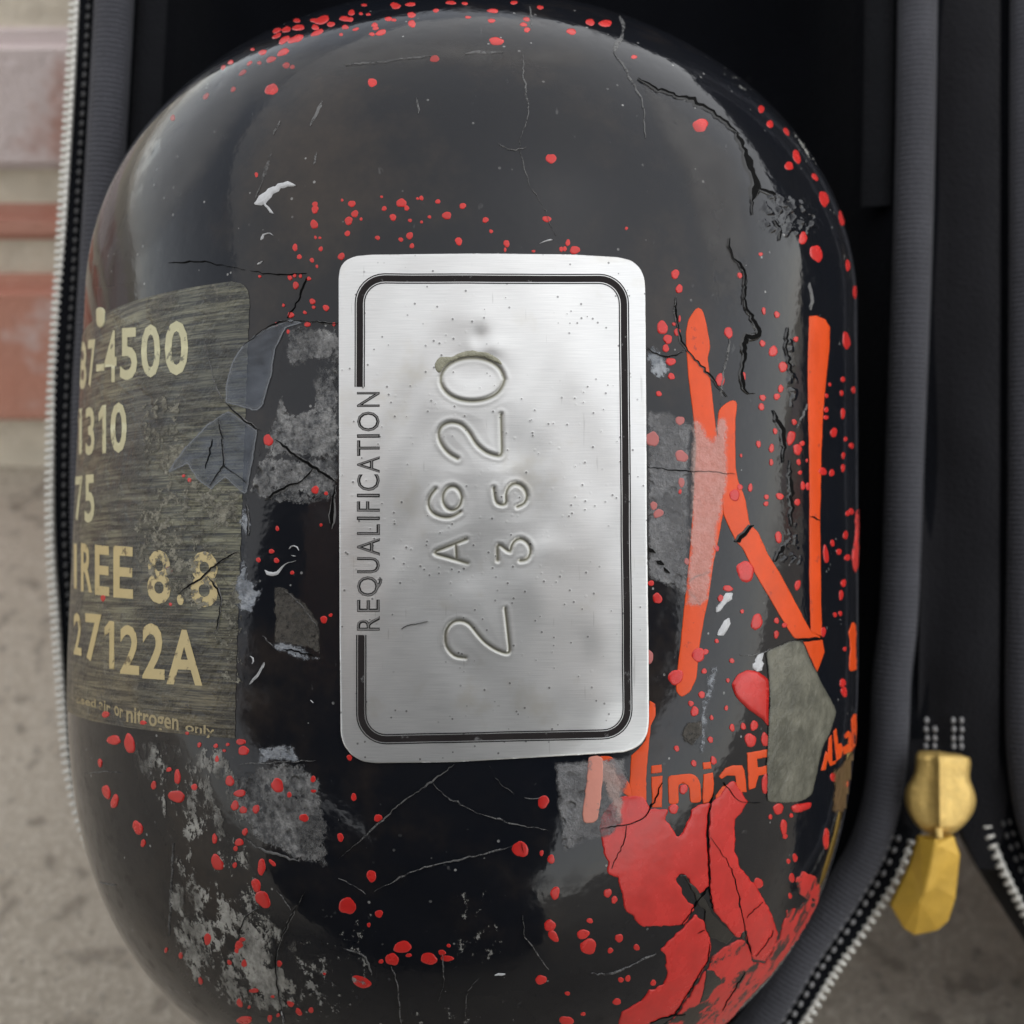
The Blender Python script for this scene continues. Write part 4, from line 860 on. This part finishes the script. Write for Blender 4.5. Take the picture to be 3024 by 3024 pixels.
def shell(pxpath, zr):
    P2 = on_plane(pxpath, zr)[:, :2]
    C = crom(P2, .21)
    t = np.roll(C, -1, 0)-np.roll(C, 1, 0); t /= np.linalg.norm(t, axis=1, keepdims=True)
    ar = .5*np.sum(C[:, 0]*np.roll(C[:, 1], -1)-np.roll(C[:, 0], -1)*C[:, 1])
    N = np.c_[t[:, 1], -t[:, 0]]*(1 if ar > 0 else -1)        # outwards
    for _ in range(60): N = .5*N+.25*(np.roll(N, 1, 0)+np.roll(N, -1, 0))
    N /= np.linalg.norm(N, axis=1, keepdims=True)
    # ribbed edging
    k = len(C); ph_ = np.arange(k)*.21/.84*2*np.pi
    a = np.arange(12)/12*2*np.pi
    r = 2.85+.55*np.abs(np.sin(ph_*.5))[:, None]**.7
    low = .08*np.sin(np.arange(k)*.011)[:, None]+.06*np.sin(np.arange(k)*.029+1)[:, None]
    X = C[:, None, :]+N[:, None, :]*(r*np.cos(a))[..., None]; Zz = zr+1.2+.85*r*np.sin(a)+low
    V = np.concatenate([X, Zz[..., None]], -1).reshape(-1, 3)
    F = grid_faces(k, 12, True); F = np.vstack([F, np.stack([(k-1)*12+np.arange(12), (k-1)*12+(np.arange(12)+1) % 12, (np.arange(12)+1) % 12, np.arange(12)], -1)])
    part('ribbed_edging', V, F, M['ribbed'], case)
    D, DN = C[::8], N[::8]; cen = D.mean(0)
    def rings(spec, name, mat, cap=True, flip=False, zc=None):
        R = [np.c_[D+DN*o_, np.full(len(D), z_)+.25*np.sin(np.arange(len(D))*.13+z_)] for o_, z_ in spec]; n = len(D)
        if cap:
            for f_ in (.75, .5, .25, .02): R.append(np.c_[cen+(R[len(spec)-1][:, :2]-cen)*f_, np.full(n, spec[-1][1] if zc is None else zc)])
        F = grid_faces(len(R), n, True)
        return part(name, np.vstack(R), F[:, ::-1].copy() if flip else F, mat, case)
    rings([(-2.2, zr+1), (-4.5, zr-4), (-6.5, zr-16), (-8, zr-30), (-12, zr-40), (-20, zr-45)], 'lining', M['lining'])
    rings([(2.2, zr), (7.2, zr-4.2), (7.6, zr-8), (7.2, zr-20), (4, zr-40), (-6, zr-50), (-20, zr-53)], 'shell', M['shell'], flip=True)
    rings([(1.5, zr+.6), (3.2, zr-.6), (5.2, zr-1.0), (7.4, zr-1.2), (7.4, zr-1.9), (2.4, zr-1.6)], 'zipper_tape', M['lining'], cap=False)
    k2 = len(C[::3]); aa = np.arange(8)/8*2*np.pi; Cc, Nn = C[::3], N[::3]
    pq = to_px(np.c_[Cc, np.full(len(Cc), zr)]); kk = (pq[:, 0] < 700) | ((pq[:, 1] > 1570) & (pq[:, 0] < 2300)); kk &= (pq[:, 1] > -300)
    i0 = int(np.argmax(kk & ~np.roll(kk, 1))) if (~kk).any() else 0
    Cc, Nn, kk = np.roll(Cc, -i0, 0), np.roll(Nn, -i0, 0), np.roll(kk, -i0); okq = kk
    X = Cc[:, None, :]+Nn[:, None, :]*(7.3+.55*np.cos(aa))[None, :, None]; V = np.concatenate([X, np.broadcast_to(zr-1.5+.5*np.sin(aa), X.shape[:2])[..., None]], -1).reshape(-1, 3)
    F = grid_faces(k2, 8, True); F = F[okq[F//8].all(1)]
    part('zipper_coil', V, F, M['tooth'], case)
    return C, N
CL, NL = shell(CASE_LEFT, ZR)
CRr, NRr = shell(CASE_RIGHT, ZR)
# inner webbing beside the edging
def webbing(C, N, sel, o0, o1, z0, z1):
    C, N = C[sel], N[sel]; C, N = C[::8], N[::8]
    R = []
    for o_, z_ in ((o0, z0), (o0-.2, z0+.5), ((o0+o1)/2, (z0+z1)/2+.7), (o1+.2, z1+.5), (o1, z1)): R.append(np.c_[C+N*o_, np.full(len(C), z_)])
    return part('inner_webbing', np.vstack(R), grid_faces(5, len(C)), M['webbing'], case)
pxL = to_px(np.c_[CL, np.full(len(CL), ZR)])
selR = np.where((pxL[:, 0] > 1500) & (pxL[:, 1] < 395) & (pxL[:, 1] > -500))[0]
selR = selR[np.argsort(pxL[selR, 1])]
webbing(CL, NL, selR, -3.3, -8.0, ZR-1, ZR-2.5)
selL = np.where((pxL[:, 0] < 500) & (pxL[:, 1] < 700) & (pxL[:, 1] > -500))[0]; selL = selL[np.argsort(pxL[selL, 1])]
webbing(CL, NL, selL, -3.3, -8.0, ZR-1, ZR-2.5)

# zip teeth and stitches: one mesh each, copied
def bmesh_obj(name, build, mat):
    bm = bmesh.new(); build(bm); me = bpy.data.meshes.new(name); bm.to_mesh(me); bm.free(); me.materials.append(mat)
    for p in me.polygons: p.use_smooth = True
    return me
def tooth_b(bm):
    bmesh.ops.create_cube(bm, size=1); bmesh.ops.scale(bm, vec=(1.9, .85, 1.1), verts=bm.verts)
    bmesh.ops.bevel(bm, geom=bm.edges[:], offset=.28, segments=1, affect='EDGES'); bmesh.ops.scale(bm, vec=(.001,)*3, verts=bm.verts)
def stitch_b(bm):
    bmesh.ops.create_icosphere(bm, subdivisions=1, radius=1); bmesh.ops.scale(bm, vec=(.42e-3, .62e-3, .3e-3), verts=bm.verts)
ME_T = bmesh_obj('zipper_tooth', tooth_b, M['tooth']); ME_S = bmesh_obj('stitch', stitch_b, M['thread']); ME_D = bmesh_obj('stitch', stitch_b, M['thread_dark'])
M3 = Matrix(((1, 0, 0), (0, CA, -SA), (0, SA, CA)))
cl_ = np.array(case.location)
def put(name, me, p, nrm, jitter=.06):
    o = bpy.data.objects.new(name, me); COL.objects.link(o); o.parent = case
    n = Vector((nrm[0], nrm[1], 0)).normalized(); t = Vector((-n.y, n.x, 0))
    R3 = M3 @ Matrix((n, t, Vector((0, 0, 1)))).transposed() @ Matrix.Rotation(random.gauss(0, jitter), 3, 'Z')
    o.matrix_local = Matrix.Translation(Vector(to_world(p)-cl_)) @ R3.to_4x4()
    return o
def along(C, N, px, cond, pitch, offs, zz, name, me):
    last = 1e9; cnt = 0
    for i in range(len(C)):
        last += .21
        if last >= pitch and cond(px[i]):
            for o_ in offs: put(name, me, np.r_[C[i]+N[i]*o_, zz], N[i]); cnt += 1
            last = 0
    return cnt
pxR = to_px(np.c_[CRr, np.full(len(CRr), ZR)])
leftc = lambda q: q[0] < 420 and -40 < q[1] < 1590
botr = lambda q: q[0] > 1330 and 1565 < q[1] < 2010
rt = lambda q: q[0] < 2090 and 1540 < q[1] < 1800
along(CL, NL, pxL, leftc, 1.2, (7.7,), ZR-1.4, 'zipper_tooth', ME_T)
along(CL, NL, pxL, botr, 1.35, (7.7,), ZR-1.4, 'zipper_tooth', ME_T)
along(CRr, NRr, pxR, rt, 1.35, (7.7,), ZR-1.4, 'zipper_tooth', ME_T)
along(CL, NL, pxL, leftc, 1.5, (5.0,), ZR-.7, 'stitch', ME_D)
along(CL, NL, pxL, botr, 1.7, (3.9, 5.1), ZR-.6, 'stitch', ME_S)
along(CRr, NRr, pxR, rt, 1.7, (3.9, 5.1), ZR-.6, 'stitch', ME_D)
# fabric spine between the two halves
yy = np.linspace(-700, 1470, 60); rows = []
for y in yy:
    k = np.array([[1755, y], [1772, y], [1800, y], [1850, y], [1885, y], [1891, y], [1905, y]], float)
    sh = np.interp(y, [0, 900, 1300, 1418], [0, -14, -22, -24])
    k[:, 0] += np.array([1, 1, .8, .4, .1, 0, 0])*sh
    dp = np.interp(y, [1300, 1470], [0, -2.2]); zz = dp+np.array([ZR-.5, ZR-1.2+.3*math.sin(y*.013), ZR+.3+.5*math.sin(y*.011), ZR+1.3+.5*math.sin(y*.017)+.25*math.sin(y*.041), ZR+1.4+.3*math.sin(y*.023), ZR-2.4, ZR-.4])
    rows.append(np.array([on_plane(k[i], zz[i]) for i in range(7)]))
part('spine_fabric', np.vstack(rows), grid_faces(60, 7)[:, ::-1].copy(), M['spine'], case)
rows = []
for y in np.linspace(1350, 1600, 16):
    hw = np.interp(y, [1350, 1420, 1600], [70, 56, 20])
    rows.append(np.array([on_plane(np.array([1780+f_*hw, y]), ZR-1.2-.4*abs(f_)) for f_ in (-1, -.4, 0, .4, 1)]))
part('zipper_tape', np.vstack(rows), grid_faces(16, 5)[:, ::-1].copy(), M['spine'], case)
for xi, xo in (((1772, 1745, 1700), (1668, 1640, 1592)), ((1790, 1812, 1846), (1912, 1918, 1950))):
    rows = []
    for y in np.linspace(1395, 1640, 14):
        a_, b_ = np.interp(y, [1395, 1560, 1640], xi), np.interp(y, [1395, 1560, 1640], xo)
        rows.append(np.array([on_plane(np.array([a_+(b_-a_)*u, y]), np.interp(y, [1395, 1500, 1640], [ZR-1.4, ZR-1.0, ZR-1.9])+.5*math.sin(u*3.1)) for u in (0, .25, .5, .75, 1)]))
    F = grid_faces(14, 5); F = F if xo[0] < xi[0] else F[:, ::-1]
    part('spine_flap', np.vstack(rows), F.copy(), M['spine'], case)
for x0 in (1748, 1763, 1799, 1814):
    for y0 in (1359, 1376, 1393, 1408):
        if x0 == 1763 and y0 == 1359: continue
        put('stitch', ME_S, on_plane(np.array([x0+random.gauss(0, 1), y0]), ZR+1.0), (1, 0))
# slider
zs = -15.0
out = densify(xy('Z', '575,405 720,412 885,440 880,520 868,560 895,610 915,680 900,750 850,820 790,870 720,905 640,875 580,830 535,760 510,690 515,620 545,575 570,530'), 8, 0, smooth=2)
ys_ = np.linspace(out[:, 1].min()+1, out[:, 1].max()-1, 26); us = np.array([-1, -.93, -.8, -.45, -.07, -.045, .045, .07, .45, .8, .93, 1]); uz = np.array([-2.2, -.2, .35, .75, 1.0, 1.35, 1.35, 1.0, .75, .35, -.2, -2.2])
rows = []
for y in ys_:
    A, B = out, np.roll(out, -1, 0); k = ((A[:, 1] > y) != (B[:, 1] > y)); xi = A[k, 0]+(y-A[k, 1])/(B[k, 1]-A[k, 1])*(B[k, 0]-A[k, 0]); xa, xb = xi.min(), xi.max(); xm = 1772+(y-ys_[0])*.01
    e = min(1., (y-ys_[0])/10, (ys_[-1]-y)/22); e = max(e, 0)**.6
    rows.append(np.array([on_plane(np.array([xm+u*(xb-xm if u > 0 else xm-xa), y]), zs+(z_ if z_ < 0 else z_*e)-2.2*(1-e)) for u, z_ in zip(us, uz)]))
slider = part('zipper_slider', np.vstack(rows), grid_faces(26, 12)[:, ::-1].copy(), M['gold'], case)
br = np.array([(1764, 1560), (1778, 1560), (1780, 1592), (1771, 1600), (1762, 1592)], float)
V = np.vstack([on_plane(br, zs-2), on_plane(br, zs+.9), on_plane(br.mean(0)+(br-br.mean(0))*.6, zs+1.5)]); F = grid_faces(3, 5, True).tolist()+[[10, 11, 12, 13, 14]]
sb = part('pull_loop', V, F, M['gold'], slider)
bm = bmesh.new(); bm.from_mesh(sb.data); bmesh.ops.recalc_face_normals(bm, faces=bm.faces); bm.to_mesh(sb.data); bm.free()
tab = xy('Z', '590,890 790,885 825,990 800,1230 760,1360 700,1412 570,1440 510,1400 435,1270 540,1050 690,905 620,1210 600,1250 690,1170')
tz = zs+np.array([1.2, .8, .2, -1.2, -2.2, -2.4, -2.4, -2.2, -2.0, -.4, 2.4, .9, .5, .6])
TF = [[0, 9, 11, 10], [10, 11, 13], [10, 13, 2, 1], [13, 3, 2], [9, 8, 12, 11], [11, 12, 13], [12, 4, 3, 13], [12, 5, 4], [12, 6, 5], [12, 8, 7, 6]]
Vt = on_plane(tab, 0); Vt = np.array([on_plane(tab[i], tz[i]) for i in range(14)]); Vb = Vt-np.array([0, 0, 1.1])
ring = [0, 1, 2, 3, 4, 5, 6, 7, 8, 9]
F = [f for f in TF]+[[i+14 for i in f[::-1]] for f in TF]+[[ring[i-1], ring[i], ring[i]+14, ring[i-1]+14] for i in range(10)]
pt = part('pull_tab', np.vstack([Vt, Vb]), F, M['goldtab'], case, smooth=False)
bm = bmesh.new(); bm.from_mesh(pt.data); bmesh.ops.recalc_face_normals(bm, faces=bm.faces)
bmesh.ops.bevel(bm, geom=[e for e in bm.edges if e.calc_face_angle(0) > .5], offset=.00022, segments=1, affect='EDGES')
bm.to_mesh(pt.data); bm.free()

# ------------------------------------------------------------------ ground and brick wall (world metres)
camw = np.array(camo.location)
def ray_w(q):
    d = pic_dir(np.asarray(q, float)); return np.stack([d[..., 0], d[..., 1]*CA-d[..., 2]*SA, d[..., 1]*SA+d[..., 2]*CA], -1)
d = ray_w([50, 868]); YW = camw[1]+d[1]*(-camw[2]/d[2])
def wall_z(py): d = ray_w([50, py]); return camw[2]+d[2]*((YW-camw[1])/d[1])
g = 60
xs = np.concatenate([np.linspace(-12, -1, 12), np.linspace(-.9, .9, 91), np.linspace(1, 12, 12)]); ysn = np.concatenate([np.linspace(-12, -1, 12), np.linspace(-.9, YW-.002, 60), [YW+.02]])
gx, gy = np.meshgrid(xs, ysn); gz = .0012*np.sin(gx*31)*np.sin(gy*27)+.0008*np.sin(gx*83+gy*61)-.0016
gz = np.where((np.abs(gx) < .95) & (gy > -.95), gz, -.0016)
gd = part('ground', np.stack([gx, gy, gz], -1).reshape(-1, 3), grid_faces(len(ysn), len(xs)), M['concrete'], None, frame=False)
tag(gd, kind='structure')
wall = thing('brick_wall', (0, YW, 0), 'old red brick wall with pale mortar and white bloom, behind the case', 'wall')
# mortar body
WTOP = wall_z(-150)
def boxmesh(x0, x1, y0, y1, z0, z1):
    v = np.array([(x, y, z) for z in (z0, z1) for y in (y0, y1) for x in (x0, x1)]); f = [[0, 2, 3, 1], [4, 5, 7, 6], [0, 1, 5, 4], [2, 6, 7, 3], [0, 4, 6, 2], [1, 3, 7, 5]]
    return v, f
v, f = boxmesh(-1.6, 1.6, YW, YW+.2, -.02, WTOP)
part('mortar', v, f, M['mortar'], wall, smooth=False, frame=False)
zz = [(wall_z(780), wall_z(515)), (wall_z(450), wall_z(384)), (wall_z(312), wall_z(52))]
ht = zz[0][1]-zz[0][0]; z = zz[-1][1]+.010
while z+.06 < WTOP: zz.append((z, z+.057)); z += .067
def brick_b(L, H):
    bm = bmesh.new(); bmesh.ops.create_cube(bm, size=1); bmesh.ops.scale(bm, vec=(L, .05, H), verts=bm.verts)
    bmesh.ops.bevel(bm, geom=bm.edges[:], offset=.0035, segments=2, affect='EDGES')
    me = bpy.data.meshes.new('brick'); bm.to_mesh(me); bm.free(); me.materials.append(M['brick']); return me
nb_ = 0
for r, (z0, z1) in enumerate(zz[:15]):
    me = brick_b(.215, z1-z0)
    for k in range(-6, 7):
        x = k*.225+(.112 if r % 2 else 0)+.03
        if nb_ >= 290: break
        o = bpy.data.objects.new('brick', me); COL.objects.link(o); o.parent = wall; nb_ += 1
        o.color = ([.05, .25, 1.0][r] if r < 3 else random.random(), 0, 0, 1)
        o.location = (x+random.gauss(0, .0015), .025-.006+random.gauss(0, .0012), (z0+z1)/2); o.rotation_euler = (0, random.gauss(0, .004), random.gauss(0, .008))

# ------------------------------------------------------------------ the photographer, seen mirrored in the lacquer and the plate
def skin_figure():
    Vv = []; E = []; Rr = []
    def add(p, r, par=None):
        Vv.append(to_world(p)); Rr.append(r*.001); i = len(Vv)-1
        if par is not None: E.append((par, i))
        return i
    pel = add((20, -470, 570), 140); w1 = add((25, -330, 545), 150, pel); w2 = add((28, -205, 500), 165, w1); ch = add((20, -105, 455), 130, w2)
    nk = add((-10, -35, 440), 58, ch); h0 = add((-20, 8, 415), 72, nk); h1 = add((-20, 60, 395), 84, h0); add((-20, 103, 400), 60, h1)
    for s_ in (-1, 1):
        sh = add((s_*170, -108, 438), 82, ch); el_ = add((-325, -12, 265) if s_ < 0 else (350, -8, 268), 88 if s_ < 0 else 50, sh); fo = add((s_*215, 8 if s_ < 0 else -4, 258), 58 if s_ < 0 else 42, el_); wr = add((s_*122, 16 if s_ < 0 else -4, 245), 32, fo); pm = add((s_*98, 4, 222), 27, wr)
        for j, (y, l) in enumerate(((38, 60), (19, 68), (0, 66), (-19, 54))):
            a_ = add((s_*100, y*.7+6, 212), 9.5, pm); b_ = add((s_*(92), y+6, 205), 9, a_); add((s_*(92-l*.5), y+7, 206), 7.5, b_)
        t_ = add((s_*86, -18, 214), 11, pm); add((s_*66, -26, 214), 9, t_)
        hp = add((s_*110+10, -440, 540), 118, pel); kn = add((-340, -185, 300) if s_ < 0 else (70, -330, 330), 100, hp); an = add((-90, -330, 300) if s_ < 0 else (60, -500, 470), 62, kn); add((10, -350, 285) if s_ < 0 else (40, -560, 540), 50, an)
    me = bpy.data.meshes.new('body'); me.from_pydata([tuple(v) for v in Vv], E, []); me.update()
    o = bpy.data.objects.new('t', me); COL.objects.link(o)
    o.modifiers.new('s', 'SKIN'); sv = me.skin_vertices[0].data
    for i, r_ in enumerate(Rr): sv[i].radius = (r_, r_)
    sv[0].use_root = True
    o.modifiers.new('d', 'SUBSURF').levels = 1
    bpy.context.view_layer.update()
    m2 = bpy.data.meshes.new_from_object(o.evaluated_get(bpy.context.evaluated_depsgraph_get()))
    bpy.data.objects.remove(o); return m2
M['cloth'] = mat_simple('dark_navy_clothing', (.016, .021, .034), .9, 0, 60, .4, .4, .004)
M['skin'] = mat_simple('skin', (.40, .24, .17), .5, 0, 40, .15, .1)
M['hair'] = mat_simple('dark_hair', (.02, .015, .012), .6, 0, 300, .5, .5, .002)
M['phone'] = mat_simple('black_phone_glass', (.01, .01, .012), .15, 0, 50, .2, 0)
base = to_world([0, -430, 560]); base[2] = 0
person = thing('person', base, 'photographer in dark navy clothing, mirrored in the black cylinder', 'person')
me = skin_figure(); me.name = 'body'
co = np.empty(len(me.vertices)*3); me.vertices.foreach_get('co', co); co = co.reshape(-1, 3)
loc = (co-np.array([0, 0, Z0]))*1000; ly = loc[:, 1]*CA+loc[:, 2]*SA; lz = -loc[:, 1]*SA+loc[:, 2]*CA
co[:, 2] = np.maximum(co[:, 2], .002)
me.vertices.foreach_set('co', (co-base).ravel()); me.materials.clear()
for k in ('cloth', 'skin', 'hair'): me.materials.append(M[k])
for p in me.polygons:
    v = list(p.vertices); y, z, x = ly[v].mean(), lz[v].mean(), abs(loc[v, 0].mean())
    p.material_index = 1 if (z < 250 and y > -60 and x < 160) or (y > -15 and z < 440 and x < 150) else 0
    if y > 5 and z > 405 or y > 105: p.material_index = 2
    p.use_smooth = True
bo = bpy.data.objects.new('body', me); COL.objects.link(bo); bo.parent = person
phone = thing('phone', to_world([0, 0, 200]), 'black phone held over the cylinder, mirrored in the lacquer', 'phone')
bm = bmesh.new(); bmesh.ops.create_cube(bm, size=1); bmesh.ops.scale(bm, vec=(.158, .075, .008), verts=bm.verts)
bmesh.ops.bevel(bm, geom=[e for e in bm.edges if abs(e.verts[0].co.z-e.verts[1].co.z) > .001], offset=.010, segments=4, affect='EDGES')
me = bpy.data.meshes.new('phone_body'); bm.to_mesh(me); bm.free(); me.materials.append(M['phone'])
o = bpy.data.objects.new('phone_body', me); COL.objects.link(o); o.parent = phone
o.matrix_local = M3.to_4x4()
